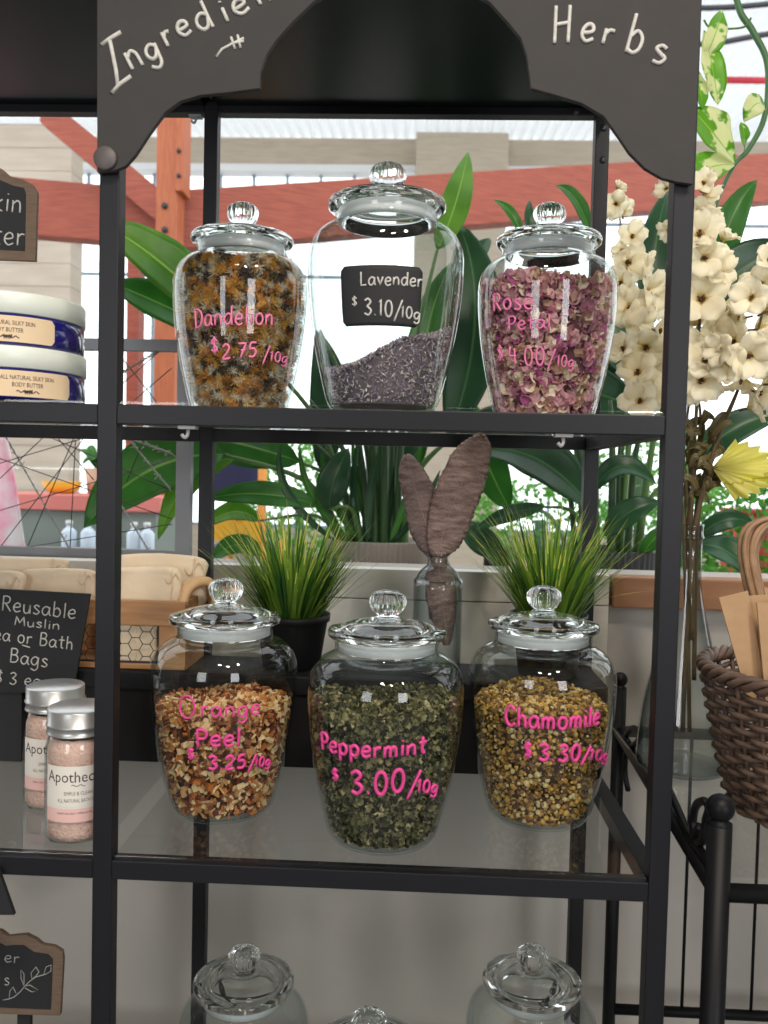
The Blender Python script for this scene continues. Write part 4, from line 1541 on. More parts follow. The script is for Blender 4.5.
b2.location = (float(pB[0]) - .004, .102, ZM + SH + .0690)
bj.rotation_euler.z = .66
b2.rotation_euler.z = .42
bj['label'] = 'cobalt blue body butter jar at the bottom of the stack of two'
b2['label'] = 'cobalt blue body butter jar sitting on top of another blue jar'


# ------------------------------------------------------------------ scalloped mini chalkboards
def mini_board(out_px, inner_px, Y, zbase, lab, texts, extra, foot_px, mm='chalk'):
    c = onY(foot_px, 300, Y)
    t_ = thing('mini_chalkboard', (c[0], Y, zbase), lab, 'sign')
    P = [(float(onY(px, py, Y)[0]), float(onY(px, py, Y)[2])) for px, py in out_px]
    Q = [(float(onY(px, py, Y)[0]), float(onY(px, py, Y)[2])) for px, py in inner_px]
    b = MB(); b.prism(P, Y, Y + .008); b.build('frame', M['signwood'], t_, recalc=True, bevel=.001)
    b = MB(); b.prism(Q, Y - .0012, Y + .0005); b.build('slate', M['slate_dark'], t_, recalc=True)
    b = MB()
    for tx, p0, p1, cap, r in texts:
        write_on_Y(b, tx, p0, p1, cap, Y - .0016, r)
    for s in extra:
        b.tube([onY(x_, y_, Y - .0016) for x_, y_ in s], .0007, 4)
    b.build('handwriting', M[mm], t_)
    zlow = min(p[1] for p in P)
    b = MB(); b.box((c[0] - .009, Y + .0082, zbase + .012), (c[0] + .009, Y + .018, zlow + .05)); b.box((c[0] - .022, Y - .012, zbase), (c[0] + .022, Y + .03, zbase + .0115))
    b.build('stand', M['slate_dark'], t_)


mini_board([(-70, 168), (-40, 172), (-30, 165), (-10, 163), (2, 169), (10, 176), (22, 179), (32, 184), (37, 192), (35, 261), (-72, 257)],
           [(-62, 180), (-40, 182), (-28, 176), (-12, 175), (2, 181), (14, 186), (24, 188), (26, 194), (25, 251), (-63, 246)], .21, ZM + SH,
           'scalloped wooden mini chalkboard lettered Skin Butter above the blue jars', [('Skin', (-20, 209), (22, 213), 20, .0013), ('Butter', (-46, 241), (25, 246), 20, .0013)], [], -40)
sprig = [[(3, 1000), (9, 999), (14, 997), (20, 992), (25, 986), (30, 981), (36, 977), (46, 974)],
         [(24, 986), (21, 978), (21, 970), (24, 974), (24, 980), (24, 986)], [(32, 979), (31, 973), (36, 967), (39, 972), (36, 976), (32, 979)],
         [(44, 974), (46, 967), (51, 965), (51, 971), (46, 974)], [(25, 986), (30, 985), (38, 990), (32, 992), (25, 988)], [(9, 999), (10, 991), (13, 987), (16, 993)]]
ZBS = ZB + SH
mini_board([(-80, 935), (-40, 935), (-25, 930), (0, 931), (8, 937), (16, 936), (26, 935), (36, 940), (42, 945), (54, 947), (62, 952), (63, 960), (60, 1016), (-80, 1012)],
           [(-72, 945), (-38, 946), (-24, 941), (-2, 942), (6, 946), (14, 945), (24, 945), (34, 952), (48, 954), (53, 959), (51, 1009), (-72, 1004)], .10, ZBS,
           'scalloped wooden mini chalkboard with a chalk leaf sprig on the bottom shelf', [('er', (4, 962), (20, 963), 11, .0008), ('s', (4, 985), (10, 985), 12, .0008)], sprig, 26, 'chalk_dim')

# black tag hanging from the lower rail
YH = -.008
q = [onY(-40, 868, YH), onY(-2, 870, YH), onY(14, 915, YH), onY(-44, 915, YH)]
b = MB(); b.prism([(float(p_[0]), float(p_[2])) for p_ in q], YH, YH + .006)
tag(b.build('hanging_tag', M['slate_dark'], recalc=True), 'black flared tag hanging from the rail above the leaf sprig chalkboard', 'tag')

# ------------------------------------------------------------------ wire art frame on the half-wall
YWf = .755
t = thing('wire_frame', (-.2, YWf, WT), 'grey steel frame strung with crossing wires on the white half wall', 'wire frame')
pr_, pl_ = onY(175.5, 500, YWf), onY(-90, 500, YWf)
ztp, zbt = zat(140, 339, YWf), WT - .003
wpost = 14.5 * scale_at(pr_)
xL_ = float(pl_[0])
xR_ = float(pr_[0])
b = MB(); b.box((xR_, YWf, zbt), (xR_ + wpost, YWf + .025, ztp)); b.build('upright', M['steel'], t)
b = MB(); b.box((xL_ - wpost, YWf, zbt), (xL_, YWf + .025, ztp)); b.build('upright', M['steel'], t)
b = MB(); b.box((xL_, YWf, ztp - .024), (xR_, YWf + .025, ztp)); b.build('crossbar', M['steel'], t)
b = MB(); b.box((xL_, YWf, zbt), (xR_, YWf + .025, zat(100, 549, YWf))); b.build('crossbar', M['steel'], t)
yq = YWf + .012


def z38(x_, y_):
    return onY(x_ / 3.84, 420 + y_ / 3.84, yq)


def clampw(p):
    return np.array([min(max(p[0], xL_), xR_ + .002), p[1], min(max(p[2], zbt), ztp)])


lines = [((-80, 120), (660, 380)), ((-60, 365), (660, 150)), ((-80, 300), (300, -60)), ((-20, 520), (360, 20)), ((290, 80), (268, 500)), ((-60, 520), (660, 400)), ((100, 500), (330, -40)),
         ((165, 55), (660, 270)), ((110, -60), (360, 230)), ((485, 240), (600, -40)), ((-80, 190), (420, 40)), ((0, 60), (-60, 400)), ((420, -300), (640, -20)), ((450, -20), (660, -200)), ((380, -60), (660, -320))]
for a, e in lines:
    b = MB(); b.tube([clampw(z38(*a)), clampw(z38(*e))], .0011, 5); b.build('wire', M['wire'], t)
for a, e in (((20, 60), (270, 500)), ((460, 30), (660, 275)), ((470, 60), (660, 130)), ((420, 250), (570, 500)), ((430, -160), (650, -290))):
    A, B = clampw(z38(*a)), clampw(z38(*e))
    b = MB()
    for s in (0, PI):
        b.tube([A + (B - A) * i / 60 + np.array([0, .002 * math.cos(i * .9 + s), .0022 * math.sin(i * .9 + s)]) for i in range(61)], .0011, 5)
    rr = random.Random(a[0])
    for i in range(14):
        p_ = A + (B - A) * rr.random()
        b.tube([p_, p_ + np.array([rr.uniform(-.012, .012), rr.uniform(-.004, .004), rr.uniform(-.012, .012)])], .0009, 4)
    b.build('wire', M['silverwire'], t)


# ------------------------------------------------------------------ leaves
def leaf(name, base, tip, w, parent, mt, mid=None, nrm=(0, -1, .35), fold=.25, wave=.06, asym=1.15, seed=0, n=16, m=8, thick=.0006):
    """a blade from base to tip (3-D points); mid: optional 3-D point the centre line passes near; w: half width"""
    A, C_ = np.array(base, float), np.array(tip, float)
    Mi = np.array(mid, float) if mid is not None else (A + C_) / 2 + np.array([0, -.02, .03])
    ctrl = 2 * Mi - (A + C_) / 2
    r_ = random.Random(seed)
    ph = r_.uniform(0, 6)
    nr = np.array(nrm, float)
    nr /= np.linalg.norm(nr)
    b = MB()
    vs, fs = [], []
    for i in range(n + 1):
        t_ = i / n
        p = (1 - t_) ** 2 * A + 2 * t_ * (1 - t_) * ctrl + t_ * t_ * C_
        tg = 2 * (1 - t_) * (ctrl - A) + 2 * t_ * (C_ - ctrl)
        tg /= np.linalg.norm(tg) + 1e-9
        sd = np.cross(tg, nr)
        sd /= np.linalg.norm(sd) + 1e-9
        n2 = np.cross(sd, tg)
        ww = w * (math.sin(PI * (t_ ** (1 / asym))) ** .75 if 0 < t_ < 1 else 0) + .0004
        for k_ in range(m + 1):
            u = k_ / m * 2 - 1
            off = fold * abs(u) ** 1.3 * ww + wave * ww * math.sin(5 * t_ * PI + ph + (2 if u > 0 else 0)) * u * u
            vs.append(p + sd * ww * u + n2 * off)
    for i in range(n):
        for k_ in range(m):
            o_ = i * (m + 1) + k_
            fs.append((o_, o_ + 1, o_ + m + 2, o_ + m + 1))
    base_i = b.add(vs, fs, 0, True)
    for i in range(n + 1):
        for k_ in range(m + 1):
            b.uv[base_i + i * (m + 1) + k_] = (k_ / m, i / n)
    o = b.build(name, mt, parent)
    so = o.modifiers.new('thickness', 'SOLIDIFY'); so.thickness = thick; so.offset = 0
    return o


def ribbed_pot(root, c, z0, r, H, mt, ribs=60, lip=.0):
    b = MB()
    prof = [(0, 0), (r * .78, 0), (r * .82, .01), (r * .95, H * .6), (r, H - .004), (r, H), (r * .93, H), (r * .92, H - .03), (0, H - .03)]
    b.lathe(prof, ribs * 4, (c[0], c[1], z0), flute=lambda a, j: 1 + (.018 * math.cos(ribs * a) if 1 <= j <= 4 else 0))
    b.build('pot', mt, root, recalc=True)
    b = MB(); b.lathe([(0, H - .028), (r * .915, H - .0285)], 40, (c[0], c[1], z0))
    b.build('soil', M['soil'], root)


# low bench behind the half-wall that the planters stand on
ZPB = 1.02
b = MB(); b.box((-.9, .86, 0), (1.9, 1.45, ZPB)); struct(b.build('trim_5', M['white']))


def stalks(root, c, z0, specs, mt):
    for (px, py, dx, dy, r0, Yt) in specs:
        tip = onY(px, py, Yt)
        base = np.array([c[0] + dx, c[1] + dy, z0])
        mid = (base + tip) / 2 + np.array([(base[0] - tip[0]) * .18, 0, .05])
        b = MB(); b.tube(smooth_path([base, mid, tip], 8), [r0, r0 * .8, r0 * .45], 7)
        b.build('stem', mt, root)


# plant in the grey ribbed planter
YG = 1.08
cg = onY(376, 560, YG)
zp = zat(376, 543, YG - .13)
pg = thing('potted_plant', (cg[0], YG, ZPB), 'large leafy plant in the grey ribbed planter on the ledge', 'potted plant')
ribbed_pot(pg, (cg[0], YG), ZPB, .132, zp - ZPB, M['greypot'])
L = [  # base px, tip px, mid px, half width px, Y base, Y tip, material
    ((232, 330), (104, 226), (160, 262), 27, 1.0, .9, 'leaflight'),
    ((232, 340), (108, 282), (165, 306), 22, 1.05, .95, 'leaf'),
    ((225, 455), (84, 528), (150, 470), 32, .98, .88, 'leaf'),
    ((235, 458), (158, 540), (190, 480), 14, 1.0, .95, 'leaflight'),
    ((300, 462), (150, 428), (225, 440), 24, 1.1, 1.0, 'leaf'),
    ((320, 506), (206, 499), (262, 494), 13, 1.0, .98, 'leaf'),
    ((258, 521), (200, 530), (232, 512), 11, 1.1, 1.05, 'leaflight'),
    ((262, 556), (208, 566), (235, 545), 11, 1.1, 1.05, 'leaf'),
    ((329, 509), (349, 448), (334, 480), 16, .98, 1.0, 'leafdark'),
    ((437, 250), (468, 152), (455, 205), 15, 1.05, 1.15, 'leaflight'),
    ((448, 440), (459, 224), (475, 320), 28, 1.0, 1.1, 'leafdark'),
    ((320, 470), (316, 330), (330, 400), 20, 1.2, 1.25, 'leafdark'),
    ((270, 440), (180, 380), (225, 395), 18, 1.2, 1.15, 'leafdark'),
    ((420, 470), (452, 262), (424, 350), 18, 1.25, 1.3, 'leaf'),
    ((436, 300), (490, 238), (470, 262), 12, 1.3, 1.3, 'leafdark'),
    ((375, 470), (420, 440), (400, 450), 14, 1.2, 1.2, 'leafdark'),
]
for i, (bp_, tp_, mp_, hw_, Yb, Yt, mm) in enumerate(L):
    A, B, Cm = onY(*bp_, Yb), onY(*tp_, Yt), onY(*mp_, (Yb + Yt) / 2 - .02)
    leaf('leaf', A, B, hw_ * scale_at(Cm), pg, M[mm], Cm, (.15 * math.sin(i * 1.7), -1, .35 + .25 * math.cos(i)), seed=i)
zs_ = zp - .03
stalks(pg, (cg[0], YG), zs_, [(232, 330, -.05, 0, .008, 1.0), (225, 455, -.07, -.02, .009, .98), (300, 462, -.04, .02, .008, 1.1), (320, 506, -.06, -.05, .008, 1.0), (258, 521, -.08, 0, .006, 1.1), (329, 509, -.03, -.06, .007, .98),
                             (437, 250, .04, .02, .009, 1.05), (448, 440, .06, -.02, .010, 1.0), (320, 330, -.02, .05, .009, 1.2), (420, 470, .07, .05, .009, 1.25)], M['stalk'])
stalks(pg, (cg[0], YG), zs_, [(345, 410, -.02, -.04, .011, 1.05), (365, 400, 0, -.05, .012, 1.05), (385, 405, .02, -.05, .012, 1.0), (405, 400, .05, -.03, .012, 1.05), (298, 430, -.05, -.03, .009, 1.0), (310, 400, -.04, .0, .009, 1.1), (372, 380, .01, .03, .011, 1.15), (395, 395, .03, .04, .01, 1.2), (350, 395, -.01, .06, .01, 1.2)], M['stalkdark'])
for i, (px, py, px2, py2) in enumerate(((300, 545, 282, 440), (330, 545, 300, 445), (352, 545, 362, 430), (372, 545, 352, 435), (390, 545, 402, 432), (402, 545, 422, 440), (362, 545, 384, 440), (345, 545, 322, 440), (410, 545, 440, 470), (380, 548, 372, 450))):
    Y_ = .98 + .02 * (i % 5)
    leaf('leaf', onY(px * .5 + 188, py - 2, Y_), onY(px2, py2, Y_ + .03), 4.2 * scale_at(onY(px, py, Y_)), pg, M['leaf' if i % 2 else 'leafdark'], onY((px + px2) / 2 - 3, (py + py2) / 2, Y_), (.4 * math.sin(i * 2.1), -1, .1), seed=30 + i)

# plant in the black ribbed planter
YK = 1.06
ck = onY(606, 560, YK)
zk = zat(606, 552, YK - .12)
pk = thing('potted_plant', (ck[0], YK, ZPB), 'dark leafy plant in the black ribbed planter behind the right grass pot', 'potted plant')
ribbed_pot(pk, (ck[0], YK), ZPB, .128, zk - ZPB, M['blackpot'], 48)
L = [
    ((590, 505), (480, 452), (535, 458), 27, .98, .95, 'leafdark'),
    ((545, 507), (474, 530), (510, 514), 8, .92, .9, 'leafdark'),
    ((505, 555), (465, 520), (478, 538), 14, .98, .95, 'leafdark'),
    ((594, 490), (656, 484), (622, 466), 12, .95, .93, 'leafdark'),
    ((604, 536), (660, 502), (630, 512), 13, .95, .92, 'leafdark'),
    ((522, 240), (494, 200), (512, 214), 5, 1.1, 1.12, 'leaf'),
    ((536, 245), (530, 200), (530, 222), 6, 1.15, 1.15, 'leafdark'),
    ((592, 240), (555, 186), (576, 200), 8, 1.1, 1.08, 'leaf'),
    ((640, 380), (604, 280), (615, 330), 24, 1.15, 1.2, 'leafdark'),
    ((650, 330), (668, 190), (655, 250), 16, 1.1, 1.15, 'leafdark'),
    ((712, 300), (757, 180), (728, 228), 15, 1.1, 1.05, 'leaf'),
    ((690, 320), (792, 244), (735, 274), 26, 1.0, .95, 'leafdark'),
    ((650, 415), (480, 380), (565, 385), 26, 1.2, 1.15, 'leafdark'),
    ((560, 480), (470, 420), (510, 430), 22, 1.3, 1.3, 'leafdark'),
    ((690, 470), (790, 415), (735, 428), 16, 1.05, 1.0, 'leafdark'),
    ((695, 540), (755, 525), (725, 520), 10, 1.0, .98, 'leafdark'),
    ((698, 545), (758, 582), (728, 552), 16, .98, .9, 'leafdark'),
    ((640, 560), (672, 530), (655, 538), 8, .98, .95, 'leaf'),
    ((510, 510), (470, 400), (482, 450), 20, 1.35, 1.35, 'leaf'),
    ((622, 440), (575, 300), (590, 360), 22, 1.25, 1.3, 'leafdark'),
    ((640, 420), (700, 330), (672, 360), 22, 1.3, 1.3, 'leaf'),
]
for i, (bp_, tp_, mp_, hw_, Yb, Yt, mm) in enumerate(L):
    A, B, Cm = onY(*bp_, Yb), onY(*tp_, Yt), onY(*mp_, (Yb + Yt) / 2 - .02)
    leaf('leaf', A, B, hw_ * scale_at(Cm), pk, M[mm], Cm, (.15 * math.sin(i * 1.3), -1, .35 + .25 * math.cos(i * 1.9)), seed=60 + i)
zs_ = zk - .03
stalks(pk, (ck[0], YK), zs_, [(590, 505, -.03, -.04, .008, .98), (545, 507, -.06, -.05, .006, .92), (522, 240, -.05, .02, .006, 1.1), (536, 245, -.04, .03, .006, 1.15), (592, 240, -.02, .03, .008, 1.1), (640, 380, .02, .03, .009, 1.15), (650, 330, .04, .03, .009, 1.1),
                             (712, 300, .07, 0, .009, 1.1), (690, 320, .07, -.03, .008, 1.0), (650, 415, .05, .05, .008, 1.2), (690, 470, .07, .02, .007, 1.05), (510, 510, -.08, .04, .007, 1.35)], M['stalk'])
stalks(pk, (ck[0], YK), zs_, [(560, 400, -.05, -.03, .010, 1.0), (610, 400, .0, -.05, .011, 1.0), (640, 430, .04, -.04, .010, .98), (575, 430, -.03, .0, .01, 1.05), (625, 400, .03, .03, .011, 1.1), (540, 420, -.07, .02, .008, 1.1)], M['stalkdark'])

# small dark planter beside it
cs = onY(496, 560, 1.0)
zk2 = zat(496, 550, .95)
ps = thing('planter', (cs[0], 1.0, ZPB), 'small dark grey planter between the feather bottle and right grass', 'planter')
ribbed_pot(ps, (cs[0], 1.0), ZPB, .03, zk2 - ZPB, M['blackpot'], 16)

# ------------------------------------------------------------------ trailing vine, top right
vine = thing('trailing_vine', onY(735, -30, .55), 'trailing variegated vine hanging down beside the sign right edge', 'vine')
b = MB(); yv = .55
st = smooth_path([onY(px, py, yv) for px, py in ((728, -60), (738, 5), (752, 30), (766, 58), (768, 90), (763, 122), (748, 150), (735, 164), (722, 190), (708, 230), (696, 275))], 8)
b.tube(st, [.006, .0058, .0055, .005, .0035, .0025], 8); b.build('stem', M['pothosstem'], vine)
for (bp_, tp_, mp_, hw_, tilt_) in (((704, 30), (718, 105), (712, 66), 13, .2), ((722, 10), (704, 60), (716, 32), 12, .5), ((698, 70), (703, 110), (700, 88), 8, .3), ((736, 164), (690, 108), (712, 132), 24, .3), ((735, 165), (685, 182), (708, 168), 16, .8), ((765, 110), (744, 122), (756, 104), 11, .4), ((744, 152), (742, 122), (744, 136), 6, .3)):
    A, B, Cm = onY(*bp_, yv - .005), onY(*tp_, yv - .02), onY(*mp_, yv - .03)
    leaf('leaf', A, B, hw_ * scale_at(Cm), vine, M['pothos'], Cm, (tilt_, -1, .3), asym=.8, seed=hw_)
b = MB(); b.tube(smooth_path([onY(px, py, yv - .005) for px, py in ((751, 18), (744, 27), (722, 29), (710, 28), (704, 20))], 5), .002, 6); b.build('petiole', M['stalk'], vine)
for py0, py1, lab in ((8, 4, 'upper black cable crossing the roof at the top right'), (44, 34, 'lower black cable crossing the roof above the red bar')):
    b = MB(); b.tube(smooth_path([onY(640, py0 - 2, 4.9), onY(706, py0, 4.9), onY(768, py1, 4.9), onY(860, py1 - 12, 4.9)], 6), .020, 6)
    tag(b.build('roof_cable', M['cable']), lab, 'cable')
b = MB(); A, B = onY(719, 80, 6.2), onY(800, 81, 6.2)
b.tube([A, B], .028, 8); tag(b.build('red_pipe', M['red']), 'red horizontal pipe under the white roof behind the vine', 'pipe')

# ------------------------------------------------------------------ iron stand on the right
PF, PR = np.array([.746, -.05, 0]), np.array([.782, .60, 0])
ZS = 1.02
sd_n = np.array([PR[1] - PF[1], -(PR[0] - PF[0]), 0])
st_ = thing('iron_stand', (.95, .28, 0), 'black iron plant stand with ball finials and scrolls beside the rack', 'stand')
XS1 = 1.55
for (p, r, zf, rb) in ((PF, .0145, zat(718, 824, -.05), .0165), (PR, .0125, zat(619, 688, .6), .0140)):
    b = MB(); b.tube([(p[0], p[1], 0), (p[0], p[1], zf)], r, 18); b.lathe([(r * .9, 0), (r * 1.0, .002), (r * .7, .004), (r * .7, .008)], 18, (p[0], p[1], zf - .0005))
    b.build('post', M['iron'], st_)
    b = MB(); b.sphere((p[0], p[1], zf + rb + .003), rb, n=24, m=16); b.build('finial', M['iron'], st_)
    b = MB(); b.tube([(XS1, p[1], 0), (XS1, p[1], zf)], r, 12); b.build('post', M['iron'], st_)
    b = MB(); b.tube([(p[0], p[1], ZS), (XS1, p[1], ZS)], .011, 12); b.build('rail', M['iron'], st_)
zlo = zat(700, 1013, .6)
b = MB(); b.tube([(PR[0], .6, zlo), (XS1, .6, zlo)], .010, 10); b.build('rail', M['iron'], st_)
for p, q_ in ((PF, PR), (np.array([XS1, -.05, 0]), np.array([XS1, .6, 0]))):
    b = MB(); b.tube([(p[0], p[1], ZS), (q_[0], q_[1], ZS)], .0105, 12); b.build('rail', M['iron'], st_)
for px in (690, 760, 820, 880):
    a = onY(px, 790, .6)
    b = MB(); b.tube([(a[0], .6, zlo), (a[0], .6, ZS)], .0032, 8); b.build('spindle', M['iron'], st_)


def side_pt(px, py):
    return onPlane(px, py, PF, sd_n)


for pts, r in (([(709, 862), (698, 845), (693, 824), (696, 806), (704, 801), (709, 808), (706, 820), (704, 838), (699, 843), (696, 836), (699, 826)], .0055),
               ([(709, 862), (690, 836), (676, 805), (664, 780), (655, 765)], .0055),
               ([(622, 742), (632, 728), (640, 733), (637, 742), (629, 747), (626, 735)], .005),
               ([(628, 790), (625, 770), (628, 748), (640, 764), (648, 782)], .005)):
    b = MB(); b.tube(smooth_path([side_pt(*p) for p in pts], 6), r, 8); b.build('scroll', M['iron'], st_)
ZG = ZS + .0115
b = MB(); b.box((PF[0] + .018, -.045, ZG), (XS1 - .012, .59, ZG + .005)); b.build('glass_top', M['shelf_glass'], st_)
ZG += .0055

# tall glass vase
pv = onZ(680, 781, ZG)
cv = np.array([float(onY(682, 740, pv[1] + .065)[0]), pv[1] + .065, ZG])
scv = scale_at(cv)
HV = zat(690, 524, cv[1]) - ZG
vs_ = thing('glass_vase', cv, 'tall clear glass bottle vase with flared base holding cream flowers', 'vase')
RV = 44 * scv
rn = 12.3 * scv
prof = dense([(RV * .86, 0), (RV * .97, .004), (RV, .014), (RV * .97, HV * .14), (RV * .88, HV * .27), (RV * .70, HV * .42), (RV * .48, HV * .58), (RV * .335, HV * .70), (rn * 1.02, HV * .79), (rn, HV * .86), (rn, HV * .93), (rn * 1.12, HV * .945), (rn * 1.02, HV * .965), (rn * 1.08, HV)], 3)
b = MB(); b.lathe([(0, 0)] + prof + [(max(r - .0025, .001), max(z_, .008)) for r, z_ in prof[::-1]] + [(0, .008)], 56, tuple(cv)); b.build('glass_body', M['vase_glass'], vs_, recalc=True)
neck = np.array([cv[0], cv[1], ZG + HV])

# cream blossoms
bl = {}


def blossom_mesh(seed):
    r_ = random.Random(seed)
    b = MB()
    for k_ in range(5):
        a = 2 * PI * k_ / 5 + r_.uniform(-.2, .2)
        ca, sa = math.cos(a), math.sin(a)
        vs, fs = [], []
        n, m = 5, 4
        cup = r_.uniform(.45, .95)
        Lp = r_.uniform(.88, 1.1)
        for i in range(n + 1):
            t_ = i / n
            rr = t_ * Lp
            hh = cup * (1 - (1 - t_) ** 1.7) * .75 - .25 * max(0, t_ - .6)
            w = .5 * math.sin(PI * min(t_ * .82 + .08, 1)) ** .8
            for k2 in range(m + 1):
                u = k2 / m * 2 - 1
                x_, y_, z_ = rr, u * w, hh + .18 * u * u * t_ + .05 * math.sin(6 * u + seed)
                vs.append((x_ * ca - y_ * sa, x_ * sa + y_ * ca, z_))
        for i in range(n):
            for k2 in range(m):
                o_ = i * (m + 1) + k2
                b.f.append(None)
                b.f.pop()
                fs.append((o_, o_ + 1, o_ + m + 2, o_ + m + 1))
        b0 = len(b.f)
        b.add(vs, fs, 0, True)
        for q in range(b0, b0 + 4):
            b.m[q] = 1
    for k_ in range(6):
        a = r_.uniform(0, 6.3)
        b.tube([(0, 0, 0), (.12 * math.cos(a), .12 * math.sin(a), .30)], .028, 4, 2)
    b.sphere((0, 0, .1), .10, 2, 8, 5)
    b.tube([(0, 0, .05), (0, 0, -.45)], .05, 5, 3)
    return b


BL = [blossom_mesh(s) for s in range(4)]
bl_data = []
for bm_ in BL:
    o = bm_.build('blossom', [M['petal'], M['petal2'], M['stamen'], M['dryst']])
    so = o.modifiers.new('thickness', 'SOLIDIFY'); so.thickness = .02; so.offset = 0
    bl_data.append(o)


def put_blossom(root, p, d, s, i, first):
    src = bl_data[i % 4]
    o = src.copy()
    COL.objects.link(o)
    o.parent = root
    o.location = Vector(tuple(p)) - root.location
    o.scale = (s, s, s)
    o.rotation_euler = Vector(d).to_track_quat('Z', 'Y').to_euler()
    o.rotation_euler.rotate_axis('Z', i * 1.3)
    return o


stems = [
    ('cream flower spike rising between the rose petal jar and right post', [(688, 560), (684, 520), (668, 450), (645, 380), (630, 300), (620, 220), (616, 186)], .54,
     [(618, 188, 6), (616, 204, 11), (622, 214, 12), (632, 238, 12), (622, 250, 8), (626, 262, 17), (640, 266, 13), (622, 284, 14), (645, 292, 17), (630, 308, 18), (651, 302, 15), (655, 330, 17), (634, 320, 15), (646, 346, 17), (624, 350, 13), (652, 365, 18), (638, 374, 16), (650, 390, 18), (640, 402, 16), (657, 352, 18), (660, 280, 12)]),
    ('cream flower spike rising directly behind the right front post', [(690, 560), (691, 520), (694, 450), (698, 380), (700, 300), (702, 230), (704, 180)], .16,
     [(668, 190, 10), (704, 184, 11), (706, 194, 12), (697, 212, 14), (706, 220, 12), (700, 236, 18), (722, 240, 12), (704, 258, 16), (697, 270, 16), (714, 270, 16), (701, 300, 22), (718, 312, 16), (698, 324, 18), (712, 336, 18), (724, 322, 16), (694, 352, 17), (706, 362, 18), (700, 380, 17), (712, 376, 14), (694, 384, 14), (670, 230, 9)]),
    ('cream flower spike leaning right above the wicker basket', [(692, 560), (696, 520), (714, 450), (734, 400), (752, 350), (766, 300), (780, 250)], .10,
     [(768, 262, 14), (762, 284, 16), (752, 298, 16), (766, 312, 17), (744, 318, 15), (757, 330, 20), (735, 342, 18), (770, 344, 17), (748, 356, 19), (730, 362, 16), (762, 370, 20), (744, 378, 16), (756, 392, 15), (772, 384, 17), (722, 350, 14), (748, 408, 15), (768, 404, 14)]),
]
ti = 0
for lab, path, Yt, fl in stems:
    Ybase = cv[1]
    n = len(path)
    C = []
    for i, (px, py) in enumerate(path):
        t_ = i / (n - 1)
        C.append(onY(px, py, Ybase + (Yt + .12 - Ybase) * t_))
    deep = [np.array([cv[0] + (C[0][0] - cv[0]) * .3 + .01 * (ti - 1), cv[1], ZG + .06]), (C[0] + np.array([cv[0], cv[1], ZG + .2])) / 2 + np.array([0, 0, -.02])]
    root = thing('flower_stem', deep[0], lab, 'flower stem', 'cream flower stems in the vase')
    S = smooth_path(deep + C, 6)
    b = MB(); b.tube(S, [.0034, .0032, .003, .0022, .0012], 7); b.build('stem', M['dryst'], root)
    for i, (px, py, s) in enumerate(fl):
        k_ = int(np.argmin([abs(np.dot(p - CAM, UP) / np.dot(p - CAM, FW) - (512 - py) / FPX) for p in S]))
        Y_ = float(S[k_][1]) + random.Random(i + ti * 50).uniform(-.05, .02)
        p = onY(px, py, Y_)
        d = p - S[k_]
        rb = random.Random(i * 7 + ti)
        d = d / (np.linalg.norm(d) + 1e-6) * .9 + np.array([rb.uniform(-.6, .6), -.6, rb.uniform(-.5, .6)])
        put_blossom(root, p, d, s * 1.28 * scale_at(p), i + ti, False)
    ti += 1
for o in bl_data:
    me_ = o.data
    bpy.data.objects.remove(o)

# dried leaves and a yellow leaf in the vase
dv = thing('dried_foliage', neck - np.array([0, 0, .15]), 'brown dried twigs and curled leaves at the neck of the glass vase', 'dried foliage')
b = MB()
for i, pth in enumerate((((690, 600), (690, 520), (683, 450), (690, 400)), ((692, 640), (695, 520), (712, 450), (735, 395)), ((688, 640), (684, 520), (690, 470), (676, 430)), ((694, 680), (697, 540), (706, 480), (722, 440)), ((686, 560), (688, 520), (700, 430), (698, 395)))):
    b.tube(smooth_path([onY(px, py, cv[1] + .004 * (i - 2)) for px, py in pth], 6), [.0038, .003, .0016], 6)
b.build('twigs', M['dryst'], dv)
r_ = random.Random(4)
for i in range(56):
    p0 = onY(r_.uniform(680, 712), r_.uniform(425, 500), cv[1] - .02 + r_.uniform(-.03, .03))
    d = np.array([r_.uniform(-1, 1), r_.uniform(-.5, .3), r_.uniform(-.7, 1)]) * .035
    leaf('dry_leaf', p0, p0 + d, .0055, dv, M['dryleaf'] if 'dryleaf' in M else M['dryst'], p0 + d * .5 + np.array([0, -.006, .01]), (r_.uniform(-1, 1), -1, .3), fold=.6, n=6, m=4, seed=i)
yl = thing('yellow_leaf', onY(712, 470, cv[1] - .02), 'ragged yellow artificial leaf at the vase neck above the basket', 'leaf')
b = MB()
P0 = onY(712, 468, cv[1] - .03)
rad = [(0, 0)]
pts = []
for i in range(41):
    a = -1.15 + 2.3 * i / 40
    rr = 72 * (1 - .18 * abs(a)) * (1 if i % 4 == 0 else .93 if i % 2 else .86)
    pts.append(onY(712 + rr * math.cos(a) , 468 + rr * .60 * math.sin(a) + 2 , cv[1] - .03 + .008 * math.sin(i * .5) - .0004 * rr))
b.add([P0] + pts, [(0, i + 1, i + 2) for i in range(40)], 0, True)
for i in range(42):
    b.uv[i] = (i / 41, .0)
o = b.build('blade', M['yellowleaf'], yl)
so = o.modifiers.new('thickness', 'SOLIDIFY'); so.thickness = .0006
b = MB(); b.tube([P0, onY(700, 490, cv[1] - .02), onY(693, 530, cv[1])], .0018, 6)
for a in (-.8, -.35, .05, .5, .95):
    b.tube([P0, onY(712 + 44 * math.cos(a), 468 + 27 * math.sin(a), cv[1] - .04)], [.0016, .0006], 5)
b.build('stalk', M['stamen'], yl)

